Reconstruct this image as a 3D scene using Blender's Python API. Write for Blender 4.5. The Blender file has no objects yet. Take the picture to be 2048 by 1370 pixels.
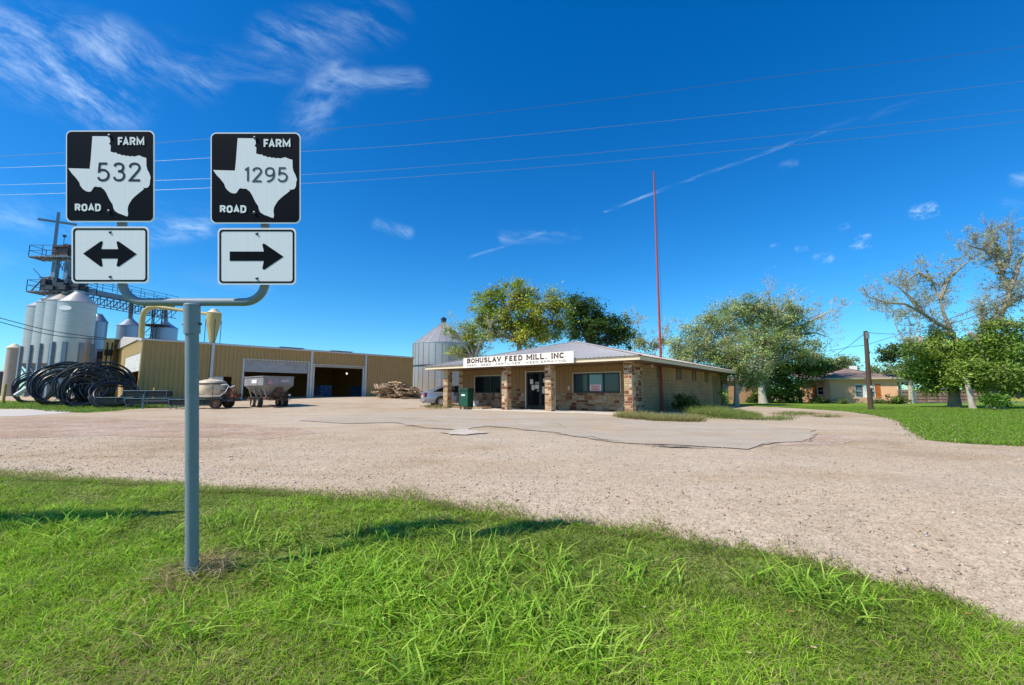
SKY_SAT = 1.42
SKY_TINT = (.54, 1.0, 1.18)
CLOUD_AMT = .54
CLOUD_COL = (7.3, 8.9, 9.8, 1)
import bpy, math, random
import numpy as np
from mathutils import Vector, Matrix, geometry, noise

random.seed(11)
rng = np.random.default_rng(11)
R = math.radians
S = bpy.context.scene
COL = S.collection

# ------------------------------------------------------------------ camera model and terrain
F = 880.0
CAM = Vector((0, 0, 1.08))
PITCH = math.atan(100 / F)
CP, SP = math.cos(PITCH), math.sin(PITCH)


def ray(px, py):
    u, v = (px - 1024) / F, (685 - py) / F
    return Vector((u, CP - v * SP, SP + v * CP))


def at(px, py, Y):
    d = ray(px, py)
    return CAM + d * (Y / d.y)


def atz(px, py, z):
    d = ray(px, py)
    return CAM + d * ((z - CAM.z) / d.z)


def sst(a, b, x):
    t = min(1.0, max(0.0, (x - a) / (b - a)))
    return t * t * (3 - 2 * t)


def zg(x, y):
    z = 0.64 * sst(25, 46, y) * (1 - sst(-9, 3, x))
    z -= 0.38 * (1 - sst(1.5, 5.2, y))
    return z


def G(px, py):
    d = ray(px, py)
    y = 1.0
    while y < 150:
        p = CAM + d * (y / d.y)
        if p.z <= zg(p.x, p.y):
            break
        y += 0.02 if y < 12 else 0.1
    return Vector((p.x, p.y, zg(p.x, p.y)))


# ------------------------------------------------------------------ materials
def N(nt, typ, **kw):
    n = nt.nodes.new(typ)
    for k, v in kw.items():
        if k.startswith('i_'):
            n.inputs[k[2:]].default_value = v
        else:
            setattr(n, k, v)
    return n


def c4(c):
    return (c[0], c[1], c[2], 1)


def mat(name, base=(.5, .5, .5), rough=.75, metal=0., var=.18, scale=2.5, fine=.12, fscale=40., bump=0., bscale=40.,
        vcol=False, dirt=None, dscale=1.2, damt=.5, spec=.35, trans=0., emit=None, estr=0., stretch=(1, 1, 1)):
    m = bpy.data.materials.new(name)
    m.use_nodes = True
    nt = m.node_tree
    L = nt.links.new
    b = nt.nodes['Principled BSDF']
    out = nt.nodes['Material Output']
    b.inputs['Roughness'].default_value = rough
    b.inputs['Metallic'].default_value = metal
    b.inputs['Specular IOR Level'].default_value = spec
    tc = N(nt, 'ShaderNodeTexCoord')
    mp = N(nt, 'ShaderNodeMapping')
    mp.inputs['Scale'].default_value = stretch
    L(tc.outputs['Object'], mp.inputs['Vector'])
    vec = mp.outputs['Vector']
    if vcol:
        a = N(nt, 'ShaderNodeAttribute', attribute_name='Col')
        col = a.outputs['Color']
    else:
        rgb = N(nt, 'ShaderNodeRGB')
        rgb.outputs[0].default_value = c4(base)
        col = rgb.outputs[0]
    if dirt:
        n = N(nt, 'ShaderNodeTexNoise', i_Scale=dscale, i_Detail=6., i_Roughness=.65)
        L(vec, n.inputs['Vector'])
        r = N(nt, 'ShaderNodeMapRange')
        r.inputs['From Min'].default_value = .48
        r.inputs['From Max'].default_value = .72
        r.inputs['To Max'].default_value = damt
        L(n.outputs['Fac'], r.inputs['Value'])
        mx = N(nt, 'ShaderNodeMix', data_type='RGBA')
        L(r.outputs[0], mx.inputs['Factor'])
        L(col, mx.inputs['A'])
        mx.inputs['B'].default_value = c4(dirt)
        col = mx.outputs['Result']
    for amt, sc in ((var, scale), (fine, fscale)):
        if amt <= 0:
            continue
        n = N(nt, 'ShaderNodeTexNoise', i_Scale=sc, i_Detail=5., i_Roughness=.6)
        L(vec, n.inputs['Vector'])
        r = N(nt, 'ShaderNodeMapRange')
        r.inputs['From Min'].default_value = .25
        r.inputs['From Max'].default_value = .75
        r.inputs['To Min'].default_value = 1 - amt
        r.inputs['To Max'].default_value = 1 + amt
        L(n.outputs['Fac'], r.inputs['Value'])
        mx = N(nt, 'ShaderNodeVectorMath', operation='SCALE')
        L(col, mx.inputs[0])
        L(r.outputs[0], mx.inputs['Scale'])
        col = mx.outputs[0]
    L(col, b.inputs['Base Color'])
    if bump > 0:
        n = N(nt, 'ShaderNodeTexNoise', i_Scale=bscale, i_Detail=4.)
        L(vec, n.inputs['Vector'])
        bp = N(nt, 'ShaderNodeBump', i_Strength=bump, i_Distance=.02)
        L(n.outputs['Fac'], bp.inputs['Height'])
        L(bp.outputs[0], b.inputs['Normal'])
    if trans > 0:
        t = N(nt, 'ShaderNodeBsdfTranslucent')
        L(col, t.inputs['Color'])
        ms = N(nt, 'ShaderNodeMixShader', i_Fac=trans)
        L(b.outputs[0], ms.inputs[1])
        L(t.outputs[0], ms.inputs[2])
        L(ms.outputs[0], out.inputs['Surface'])
    if emit:
        b.inputs['Emission Color'].default_value = c4(emit)
        b.inputs['Emission Strength'].default_value = estr
    return m


def ground_mat(name, cols, nscale, sp_scale, sp_amt, bump, sp_cols=None, low=.1, track=False):
    """two-tone earth/gravel: low noise mixes two colours, voronoi cells give single stones"""
    m = bpy.data.materials.new(name)
    m.use_nodes = True
    nt = m.node_tree
    L = nt.links.new
    b = nt.nodes['Principled BSDF']
    b.inputs['Roughness'].default_value = .92
    b.inputs['Specular IOR Level'].default_value = .15
    tc = N(nt, 'ShaderNodeTexCoord')
    vec = tc.outputs['Object']
    n = N(nt, 'ShaderNodeTexNoise', i_Scale=nscale, i_Detail=8., i_Roughness=.62)
    L(vec, n.inputs['Vector'])
    cr = N(nt, 'ShaderNodeValToRGB')
    e = cr.color_ramp.elements
    e[0].position, e[0].color = .34, c4(cols[0])
    e[1].position, e[1].color = .66, c4(cols[-1])
    for i, c in enumerate(cols[1:-1]):
        x = e.new(.34 + .32 * (i + 1) / (len(cols) - 1))
        x.color = c4(c)
    L(n.outputs['Fac'], cr.inputs['Fac'])
    col = cr.outputs[0]
    for sc, amt in ((sp_scale, sp_amt), (sp_scale * .37, sp_amt * .6)):
        v = N(nt, 'ShaderNodeTexVoronoi', i_Scale=sc)
        L(vec, v.inputs['Vector'])
        sep = N(nt, 'ShaderNodeSeparateColor')
        L(v.outputs['Color'], sep.inputs[0])
        r = N(nt, 'ShaderNodeMapRange')
        r.inputs['To Min'].default_value = 1 - amt
        r.inputs['To Max'].default_value = 1 + amt * .8
        L(sep.outputs[0], r.inputs['Value'])
        mx = N(nt, 'ShaderNodeVectorMath', operation='SCALE')
        L(col, mx.inputs[0])
        L(r.outputs[0], mx.inputs['Scale'])
        col = mx.outputs[0]
        vd = v
    n2 = N(nt, 'ShaderNodeTexNoise', i_Scale=.9, i_Detail=5., i_Roughness=.7)
    L(vec, n2.inputs['Vector'])
    r = N(nt, 'ShaderNodeMapRange')
    r.inputs['From Min'].default_value = .3
    r.inputs['From Max'].default_value = .7
    r.inputs['To Min'].default_value = 1 - low
    r.inputs['To Max'].default_value = 1 + low
    L(n2.outputs['Fac'], r.inputs['Value'])
    mx = N(nt, 'ShaderNodeVectorMath', operation='SCALE')
    L(col, mx.inputs[0])
    L(r.outputs[0], mx.inputs['Scale'])
    col = mx.outputs[0]
    if track:
        for rot, sc, tone in ((-14, (.06, .75, 1), (.90, .86, .80)), (9, (.05, .5, 1), (1.07, 1.07, 1.08)), (-30, (.3, .4, 1), (.93, .87, .78))):
            mp = N(nt, 'ShaderNodeMapping'); mp.inputs['Rotation'].default_value = (0, 0, R(rot)); mp.inputs['Scale'].default_value = sc
            L(vec, mp.inputs['Vector'])
            n3 = N(nt, 'ShaderNodeTexNoise', i_Scale=1., i_Detail=7., i_Roughness=.68)
            L(mp.outputs[0], n3.inputs['Vector'])
            r3 = N(nt, 'ShaderNodeMapRange', interpolation_type='SMOOTHSTEP'); r3.inputs['From Min'].default_value = .5; r3.inputs['From Max'].default_value = .68
            L(n3.outputs['Fac'], r3.inputs['Value'])
            tn = N(nt, 'ShaderNodeVectorMath', operation='MULTIPLY'); L(col, tn.inputs[0]); tn.inputs[1].default_value = tone
            m3 = N(nt, 'ShaderNodeMix', data_type='RGBA'); L(r3.outputs[0], m3.inputs['Factor']); L(col, m3.inputs['A']); L(tn.outputs[0], m3.inputs['B'])
            col = m3.outputs['Result']
    L(col, b.inputs['Base Color'])
    if bump:
        v = N(nt, 'ShaderNodeTexVoronoi', i_Scale=sp_scale)
        L(vec, v.inputs['Vector'])
        bp = N(nt, 'ShaderNodeBump', i_Strength=bump, i_Distance=.012)
        bp.invert = True
        L(v.outputs['Distance'], bp.inputs['Height'])
        L(bp.outputs[0], b.inputs['Normal'])
    return m


# ------------------------------------------------------------------ mesh builder
class MB:
    def __init__(s):
        s.v, s.f, s.c = [], [], []
        s.col = (1, 1, 1)

    def add(s, vs, fs):
        o = len(s.v)
        s.v += [tuple(v) for v in vs]
        s.f += [tuple(i + o for i in f) for f in fs]
        s.c += [s.col] * len(fs)
        return s

    def box(s, x0, x1, y0, y1, z0, z1, M=None):
        vs = [Vector((x, y, z)) for z in (z0, z1) for y in (y0, y1) for x in (x0, x1)]
        if M is not None:
            vs = [M @ v for v in vs]
        return s.add(vs, [(0, 2, 3, 1), (4, 5, 7, 6), (0, 1, 5, 4), (2, 6, 7, 3), (0, 4, 6, 2), (1, 3, 7, 5)])

    def beam(s, p, q, w, h=None, up=(0, 0, 1)):
        p, q = Vector(p), Vector(q)
        h = h or w
        d = (q - p)
        l = d.length
        d.normalize()
        u = Vector(up)
        if abs(d.dot(u)) > .98:
            u = Vector((1, 0, 0))
        a = d.cross(u).normalized()
        b = a.cross(d)
        M = Matrix((a, d, b)).transposed().to_4x4()
        M.translation = p
        return s.box(-w / 2, w / 2, 0, l, -h / 2, h / 2, M)

    def tube(s, path, r, n=8, cap=True, closed=False):
        P = [Vector(p) for p in path]
        k = len(P)
        rs = r if isinstance(r, (list, tuple)) else [r] * k
        vs, fs = [], []
        prev = None
        for i, p in enumerate(P):
            if closed:
                t = P[(i + 1) % k] - P[i - 1]
            else:
                t = P[min(i + 1, k - 1)] - P[max(i - 1, 0)]
            if t.length < 1e-9:
                t = Vector((0, 0, 1))
            t.normalize()
            if prev is None:
                a = t.orthogonal().normalized()
            else:
                a = prev - t * prev.dot(t)
                a = a.normalized() if a.length > 1e-6 else t.orthogonal().normalized()
            prev = a
            b = t.cross(a)
            for j in range(n):
                th = 2 * math.pi * j / n
                vs.append(p + (a * math.cos(th) + b * math.sin(th)) * rs[i])
        for i in range(k if closed else k - 1):
            i2 = (i + 1) % k
            for j in range(n):
                fs.append((i * n + j, i * n + (j + 1) % n, i2 * n + (j + 1) % n, i2 * n + j))
        if cap and not closed:
            fs.append(tuple(range(n))[::-1])
            fs.append(tuple((k - 1) * n + j for j in range(n)))
        return s.add(vs, fs)

    def lathe(s, prof, n=24, c=(0, 0, 0), M=None, cap=True):
        vs, fs = [], []
        c = Vector(c)
        for r, z in prof:
            for j in range(n):
                th = 2 * math.pi * j / n
                v = Vector((r * math.cos(th), r * math.sin(th), z))
                vs.append((M @ v if M is not None else v) + c)
        k = len(prof)
        for i in range(k - 1):
            for j in range(n):
                fs.append((i * n + j, i * n + (j + 1) % n, (i + 1) * n + (j + 1) % n, (i + 1) * n + j))
        if cap:
            fs.append(tuple(range(n))[::-1])
            fs.append(tuple((k - 1) * n + j for j in range(n)))
        return s.add(vs, fs)

    def prism(s, poly, fn, d0, d1):
        """poly 2-D, fn(u,v,d)->3-D; closed solid between depths d0 and d1"""
        n = len(poly)
        vs = [fn(u, v, d0) for u, v in poly] + [fn(u, v, d1) for u, v in poly]
        tri = geometry.tessellate_polygon([[Vector((u, v, 0)) for u, v in poly]])
        fs = [tuple(t) for t in tri] + [tuple(i + n for i in t)[::-1] for t in tri]
        fs += [(i, (i + 1) % n, n + (i + 1) % n, n + i) for i in range(n)]
        return s.add(vs, fs)

    def flat(s, poly, fn, d):
        tri = geometry.tessellate_polygon([[Vector((u, v, 0)) for u, v in poly]])
        return s.add([fn(u, v, d) for u, v in poly], [tuple(t) for t in tri])

    def build(s, name, m, parent=None, smooth=False, loc=None, bevel=0, fix=True):
        me = bpy.data.meshes.new(name)
        me.from_pydata(s.v, [], s.f)
        ca = me.color_attributes.new('Col', 'FLOAT_COLOR', 'CORNER')
        arr = np.empty((len(me.loops), 4), np.float32)
        k = 0
        for f, c in zip(s.f, s.c):
            arr[k:k + len(f)] = (c[0], c[1], c[2], 1)
            k += len(f)
        ca.data.foreach_set('color', arr.ravel())
        if fix:
            import bmesh
            bm = bmesh.new()
            bm.from_mesh(me)
            bmesh.ops.recalc_face_normals(bm, faces=bm.faces)
            bm.to_mesh(me)
            bm.free()
        me.materials.append(m)
        o = bpy.data.objects.new(name, me)
        COL.objects.link(o)
        if parent is not None:
            o.parent = parent
        if loc is not None:
            o.location = loc
        if smooth:
            me.polygons.foreach_set('use_smooth', [True] * len(me.polygons))
            me.set_sharp_from_angle(angle=R(38))
        if bevel:
            b = o.modifiers.new('bevel', 'BEVEL')
            b.width = bevel
            b.segments = 2
            b.limit_method = 'ANGLE'
        return o


def np_mesh(name, verts, faces, cols, m, parent=None, smooth=False):
    """verts (N,3), faces (M,4) quads, cols (M,3) per face"""
    me = bpy.data.meshes.new(name)
    nv, nf = len(verts), len(faces)
    k = faces.shape[1]
    me.vertices.add(nv)
    me.vertices.foreach_set('co', np.ascontiguousarray(verts, np.float32).ravel())
    me.loops.add(nf * k)
    me.loops.foreach_set('vertex_index', np.ascontiguousarray(faces, np.int32).ravel())
    me.polygons.add(nf)
    me.polygons.foreach_set('loop_start', np.arange(0, nf * k, k, dtype=np.int32))
    me.polygons.foreach_set('loop_total', np.full(nf, k, np.int32))
    me.update(calc_edges=True)
    ca = me.color_attributes.new('Col', 'FLOAT_COLOR', 'CORNER')
    a = np.ones((nf, k, 4), np.float32)
    a[:, :, :3] = cols[:, None, :]
    ca.data.foreach_set('color', a.ravel())
    if smooth:
        me.polygons.foreach_set('use_smooth', np.ones(nf, bool))
    me.materials.append(m)
    o = bpy.data.objects.new(name, me)
    COL.objects.link(o)
    if parent is not None:
        o.parent = parent
    return o


def tag(o, label=None, cat=None, group=None, kind=None):
    if label: o['label'] = label
    if cat: o['category'] = cat
    if group: o['group'] = group
    if kind: o['kind'] = kind
    return o


def empty(name, loc, rz=0., label=None, cat=None, group=None):
    o = bpy.data.objects.new(name, None)
    COL.objects.link(o)
    o.location = loc
    o.rotation_euler = (0, 0, rz)
    o.empty_display_size = .2
    return tag(o, label, cat, group)


def copy_tree(o, parent=None):
    c = o.copy()
    COL.objects.link(c)
    c.parent = parent
    for ch in o.children:
        copy_tree(ch, c)
    return c


# ------------------------------------------------------------------ camera, world, sun
cam = bpy.data.cameras.new('camera')
co = bpy.data.objects.new('camera', cam)
COL.objects.link(co)
co.location = CAM
co.rotation_euler = (math.pi / 2 + PITCH, 0, 0)
cam.sensor_width = 36
cam.lens = 36 * F / 2048
cam.clip_start = .05
cam.clip_end = 4000
S.camera = co
S.view_settings.view_transform = 'Standard'
S.view_settings.look = 'None'
S.view_settings.exposure = 0
S.render.engine = 'CYCLES'

SUN_EL = R(49)
sv = Vector((-.88 * math.cos(SUN_EL), -.475 * math.cos(SUN_EL), math.sin(SUN_EL)))
sl = bpy.data.lights.new('sun', 'SUN')
sl.energy = 5.0
sl.angle = R(.53)
sl.color = (1, .94, .84)
so = bpy.data.objects.new('sun', sl)
COL.objects.link(so)
so.rotation_euler = (-sv).to_track_quat('-Z', 'Y').to_euler()

W = bpy.data.worlds.new('World')
S.world = W
W.use_nodes = True
nt = W.node_tree
L = nt.links.new
bg = nt.nodes['Background']
sky = N(nt, 'ShaderNodeTexSky', sky_type='NISHITA', sun_disc=False)
sky.sun_elevation = SUN_EL
sky.sun_rotation = math.atan2(sv.x, sv.y)
sky.air_density = 1.0
sky.dust_density = .3
sky.ozone_density = 3.0
hs = N(nt, 'ShaderNodeHueSaturation', i_Saturation=SKY_SAT, i_Value=1.0)
L(sky.outputs[0], hs.inputs['Color'])
tint = N(nt, 'ShaderNodeVectorMath', operation='MULTIPLY')
L(hs.outputs[0], tint.inputs[0])
tint.inputs[1].default_value = SKY_TINT
tcw = N(nt, 'ShaderNodeTexCoord')
sep = N(nt, 'ShaderNodeSeparateXYZ')
L(tcw.outputs['Generated'], sep.inputs[0])


def M_(op, a, b=None, c=None, clamp=False):
    n = N(nt, 'ShaderNodeMath', operation=op, use_clamp=clamp)
    for i, x in enumerate((a, b, c)):
        if x is None: continue
        if isinstance(x, (int, float)):
            n.inputs[i].default_value = x
        else:
            L(x, n.inputs[i])
    return n.outputs[0]


yy = M_('MAXIMUM', sep.outputs[1], .02)
U = M_('DIVIDE', sep.outputs[0], yy)
V = M_('DIVIDE', sep.outputs[2], yy)
uv = N(nt, 'ShaderNodeCombineXYZ')
L(U, uv.inputs[0]); L(V, uv.inputs[1])


def pxuv(px, py):
    d = ray(px, py)
    return (d.x / d.y, d.z / d.y)


# wisps follow a warped, stretched noise
wn = N(nt, 'ShaderNodeTexNoise', i_Scale=3.2, i_Detail=3.)
L(uv.outputs[0], wn.inputs['Vector'])
wv = N(nt, 'ShaderNodeVectorMath', operation='SUBTRACT'); L(wn.outputs['Color'], wv.inputs[0]); wv.inputs[1].default_value = (.5, .5, .5)
ws = N(nt, 'ShaderNodeVectorMath', operation='SCALE'); L(wv.outputs[0], ws.inputs[0]); ws.inputs['Scale'].default_value = .10
wa = N(nt, 'ShaderNodeVectorMath', operation='ADD'); L(uv.outputs[0], wa.inputs[0]); L(ws.outputs[0], wa.inputs[1])
WUV = wa.outputs[0]


def wisp_noise(ang, sx, sy, detail=9.):
    mp = N(nt, 'ShaderNodeMapping', vector_type='TEXTURE')
    mp.inputs['Rotation'].default_value = (0, 0, ang)
    mp.inputs['Scale'].default_value = (1 / sx, 1 / sy, 1)
    L(WUV, mp.inputs['Vector'])
    n = N(nt, 'ShaderNodeTexNoise', i_Scale=1., i_Detail=detail, i_Roughness=.70)
    L(mp.outputs[0], n.inputs['Vector'])
    return sstep(n.outputs["Fac"], .40, .74)


def sstep(x, a, b):
    r = N(nt, 'ShaderNodeMapRange', interpolation_type='SMOOTHSTEP')
    r.inputs['From Min'].default_value = a
    r.inputs['From Max'].default_value = b
    L(x, r.inputs['Value'])
    return r.outputs[0]


NZ_A = wisp_noise(R(-32), 3.2, 13)
NZ_B = wisp_noise(R(-12), 3.4, 14)
NZ_D = wisp_noise(R(15), 22, 50)
NZ_E = wisp_noise(R(20), 6, 60)
NZ_C = wisp_noise(R(22), 7, 15)
total = None
# (px0,py0, px1,py1, half width px, strength, noise, warp)
CL = [(-60, 20, 235, 195, 75, .62, NZ_A), (-80, 130, 200, 205, 50, .28, NZ_A), (210, 75, 420, 165, 38, .42, NZ_A),
      (100, 40, 260, 110, 40, .3, NZ_A), (330, 100, 560, 140, 45, .2, NZ_B),
      (545, 60, 760, 40, 55, .33, NZ_A), (610, 235, 680, 150, 50, .36, NZ_C), (640, 165, 830, 160, 26, .45, NZ_B),
      (560, 70, 700, 150, 40, .22, NZ_A),
      (290, 472, 400, 458, 22, .8, NZ_B), (-40, 420, 420, 455, 34, .3, NZ_B), (0, 480, 150, 470, 60, .16, NZ_B),
      (755, 448, 815, 466, 12, .45, NZ_A), (1010, 474, 1150, 470, 13, .42, NZ_B), (380, 570, 520, 575, 30, .12, NZ_B),
      (1832, 426, 1866, 418, 13, 1., NZ_D), (1705, 494, 1735, 488, 8, .8, NZ_D), (1635, 518, 1660, 515, 9, .75, NZ_D),
      (2030, 362, 2075, 358, 14, .6, NZ_B), (2010, 407, 2060, 407, 11, .4, NZ_B), (1680, 457, 1695, 452, 6, .6, NZ_D),
      (1712, 478, 1738, 472, 6, .6, NZ_D), (1545, 492, 1555, 490, 4, .5, NZ_D), (1594, 499, 1614, 495, 5, .5, NZ_D),
      (1535, 539, 1550, 536, 4, .5, NZ_D), (1565, 332, 1590, 327, 9, .25, NZ_D),
      # contrail in three lengths
      (1210, 422, 1400, 352, 3.2, .5, NZ_E), (1400, 352, 1650, 262, 4., .3, NZ_E), (1650, 262, 1900, 180, 8, .08, NZ_E),
      (925, 517, 1005, 494, 3.5, .6, NZ_E), (1005, 494, 1090, 463, 3.5, .35, NZ_E)]
for x0, y0, x1, y1, w, st, nz in CL:
    a, b = pxuv(x0, y0), pxuv(x1, y1)
    w /= F
    d = (b[0] - a[0], b[1] - a[1])
    ll = d[0] ** 2 + d[1] ** 2
    pa = N(nt, 'ShaderNodeVectorMath', operation='SUBTRACT')
    L(WUV if w > .03 else uv.outputs[0], pa.inputs[0]); pa.inputs[1].default_value = (a[0], a[1], 0)
    dt = N(nt, 'ShaderNodeVectorMath', operation='DOT_PRODUCT')
    L(pa.outputs[0], dt.inputs[0]); dt.inputs[1].default_value = (d[0] / ll, d[1] / ll, 0)
    h = M_('MINIMUM', M_('MAXIMUM', dt.outputs['Value'], 0.), 1.)
    sc = N(nt, 'ShaderNodeVectorMath', operation='SCALE')
    sc.inputs[0].default_value = (d[0], d[1], 0); L(h, sc.inputs['Scale'])
    df = N(nt, 'ShaderNodeVectorMath', operation='SUBTRACT')
    L(pa.outputs[0], df.inputs[0]); L(sc.outputs[0], df.inputs[1])
    ln = N(nt, 'ShaderNodeVectorMath', operation='LENGTH'); L(df.outputs[0], ln.inputs[0])
    r = N(nt, 'ShaderNodeMapRange', interpolation_type='SMOOTHSTEP')
    L(ln.outputs['Value'], r.inputs['Value'])
    r.inputs['From Min'].default_value = 0
    r.inputs['From Max'].default_value = w * 1.6
    r.inputs['To Min'].default_value = st
    r.inputs['To Max'].default_value = 0
    k = r.outputs[0]
    if nz is not None:
        k = M_('MULTIPLY', k, nz)
    total = k if total is None else M_('ADD', total, k)
front = sstep(sep.outputs[1], .05, .2)
total = M_('MULTIPLY', M_('MULTIPLY', total, front), CLOUD_AMT, clamp=True)
mix = N(nt, 'ShaderNodeMix', data_type='RGBA')
L(total, mix.inputs['Factor'])
L(tint.outputs[0], mix.inputs['A'])
mix.inputs['B'].default_value = CLOUD_COL
L(mix.outputs['Result'], bg.inputs['Color'])
bg.inputs['Strength'].default_value = .15
# ------------------------------------------------------------------ ground sheets
def axis(segs):
    out = []
    for a, b, st in segs:
        out += list(np.arange(a, b, st))
    out.append(segs[-1][1])
    return np.array(out)


xs = axis([(-1500, -100, 100), (-100, -60, 4), (-60, 60, 1.), (60, 100, 4), (100, 1500, 100)])
ys = axis([(-60, -4, 4), (-4, 8, .25), (8, 70, 1.), (70, 120, 5), (120, 2000, 100)])
nx, ny = len(xs), len(ys)
vv = np.array([(x, y, zg(x, y)) for y in ys for x in xs])
ff = np.array([(j * nx + i, j * nx + i + 1, (j + 1) * nx + i + 1, (j + 1) * nx + i) for j in range(ny - 1) for i in range(nx - 1)])
m_field = ground_mat('dry_field_soil', [(.10, .13, .03), (.16, .16, .05), (.2, .17, .08)], .35, 9, .25, .2)
ground = np_mesh('ground', vv, ff, np.ones((len(ff), 3)), m_field, smooth=True)
tag(ground, kind='structure')


def rough_line(pts, step, amp, seed, closed=True):
    out = []
    n = len(pts)
    for i in range(n if closed else n - 1):
        a, b = Vector(pts[i][:2]), Vector(pts[(i + 1) % n][:2])
        l = (b - a).length
        k = max(1, int(l / step))
        if l > 60: k = 1
        for j in range(k):
            p = a.lerp(b, j / k)
            s = min(1.0, max(.25, .25 + p.y / 12))
            nrm = Vector((-(b - a).y, (b - a).x)).normalized()
            f = noise.noise(Vector((p.x * 1.3 / s, p.y * 1.3 / s, seed))) + .5 * noise.noise(Vector((p.x * 4 / s, p.y * 4 / s, seed + 9)))
            out.append(p + nrm * f * amp * s)
    return out


def sheet(name, pts, zoff, m, step=.6, amp=.15, seed=1, grid=1.0, kind='structure', edge=0.0):
    line = rough_line(pts, step, amp, seed)
    xs_ = [p.x for p in line]; ys_ = [p.y for p in line]
    co_ = list(line)
    from mathutils.geometry import delaunay_2d_cdt
    y = min(ys_)
    while y < max(ys_):
        g = grid if y > 7 else grid * .35
        for x in np.arange(min(xs_), max(xs_), g if y > 7 else g * 1.2):
            co_.append(Vector((x + .01 * math.sin(y * 31), y)))
        y += g
    n = len(line)
    vo, eo, fo, *_ = delaunay_2d_cdt(co_, [], [list(range(n))], 1, 1e-5)
    mb = MB()
    vs = [(v.x, v.y, zg(v.x, v.y) + zoff) for v in vo]
    mb.add(vs, [tuple(f) for f in fo])
    o = mb.build(name, m, smooth=False, fix=False)
    me = o.data
    # every face up
    for p in me.polygons:
        if p.normal.z < 0:
            p.flip()
    me.polygons.foreach_set('use_smooth', [True] * len(me.polygons))
    tag(o, kind=kind)
    return o, line


def gp(*px):
    return [G(*p) for p in px]


GRAV = [(.43, .295, .17), (.545, .41, .27), (.565, .435, .30), (.60, .475, .335)]
m_gravel = ground_mat('pale_limestone_gravel', GRAV, .16, 62, .22, .32, low=.09, track=True)
m_asph = ground_mat('worn_grey_asphalt', [(.53, .40, .265), (.515, .405, .285), (.50, .41, .305), (.55, .45, .335)], .5, 70, .15, .3, low=.07, track=True)
m_dirt = ground_mat('brown_dirt', [(.42, .275, .175), (.49, .335, .225), (.53, .40, .295)], .5, 26, .25, .5, low=.14)
m_conc = ground_mat('pale_concrete', [(.58, .51, .42), (.66, .58, .48)], .8, 90, .08, .15, low=.08)
m_crack = ground_mat('dark_broken_asphalt', [(.20, .165, .13), (.31, .255, .20), (.43, .355, .275)], 3., 45, .35, .7, low=.2)
m_turf = ground_mat('turf_soil', [(.13, .17, .03), (.18, .23, .04), (.24, .23, .08)], 1.2, 60, .3, .5, low=.2)
m_lawn = ground_mat('lawn_turf', [(.15, .24, .022), (.19, .30, .028), (.25, .31, .055)], .6, 22, .35, .7, low=.2)

sheet('gravel_lot', [(-75, 1.0), (70, 1.0), (70, 24), (60, 62), (-75, 62)], .006, m_gravel, step=30, amp=0, grid=1.)
# brown tracked-in dirt across the far left of the lot
sheet('dirt_track', gp((-260, 842), (0, 838), (90, 835), (230, 838), (420, 846), (600, 856), (640, 868), (540, 878), (380, 876), (200, 872), (0, 878), (-260, 884)),
      .011, m_dirt, step=.7, amp=.5, seed=3, grid=1.)
sheet('concrete_pad', gp((-150, 820), (60, 819), (150, 823), (120, 828), (40, 833), (-150, 836)), .014, m_conc, step=1.2, amp=.1, seed=5)
APR = [(600, 842), (690, 848), (790, 846), (850, 857), (930, 862), (975, 853), (1030, 859), (1100, 866), (1230, 886), (1370, 893), (1500, 901), (1530, 889), (1620, 884),
       (1634, 871), (1622, 860), (1500, 849), (1400, 848), (1300, 843), (1235, 836), (1170, 826), (1000, 824), (930, 819), (860, 821), (800, 826), (700, 830)]
apron, apron_line = sheet('asphalt_apron', gp(*APR), .022, m_asph, step=.25, amp=.2, seed=8, grid=1.)


def strip(name, px, w, zoff, m, seed, step=.18):
    """ragged strip along a pixel path on the ground"""
    P = [G(*p) for p in px]
    pts = []
    for a, b in zip(P, P[1:]):
        k = max(1, int((b - a).length / step))
        for j in range(k):
            pts.append(a.lerp(b, j / k))
    pts.append(P[-1])
    mb = MB()
    vs = []
    for i, p in enumerate(pts):
        t = (pts[min(i + 1, len(pts) - 1)] - pts[max(i - 1, 0)]); t.z = 0; t.normalize()
        nn = Vector((-t.y, t.x, 0))
        f = noise.noise(Vector((p.x * 1.1, p.y * 1.1, seed)))
        f2 = noise.noise(Vector((p.x * 3, p.y * 3, seed + 4)))
        ww = max(.0015, w * (.22 + 1.2 * f + .45 * f2)) * min(1, i / 4, (len(pts) - 1 - i) / 4 + .02)
        off = nn * (.12 * noise.noise(Vector((p.x * 2.2, p.y * 2.2, seed + 7))))
        for s_ in (-1, 1):
            q = p + off + nn * s_ * ww
            vs.append((q.x, q.y, zg(q.x, q.y) + zoff))
    mb.add(vs, [(2 * i, 2 * i + 1, 2 * i + 3, 2 * i + 2) for i in range(len(pts) - 1)])
    o = mb.build(name, m, fix=False)
    for p in o.data.polygons:
        if p.normal.z < 0: p.flip()
    return tag(o, kind='structure')


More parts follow.
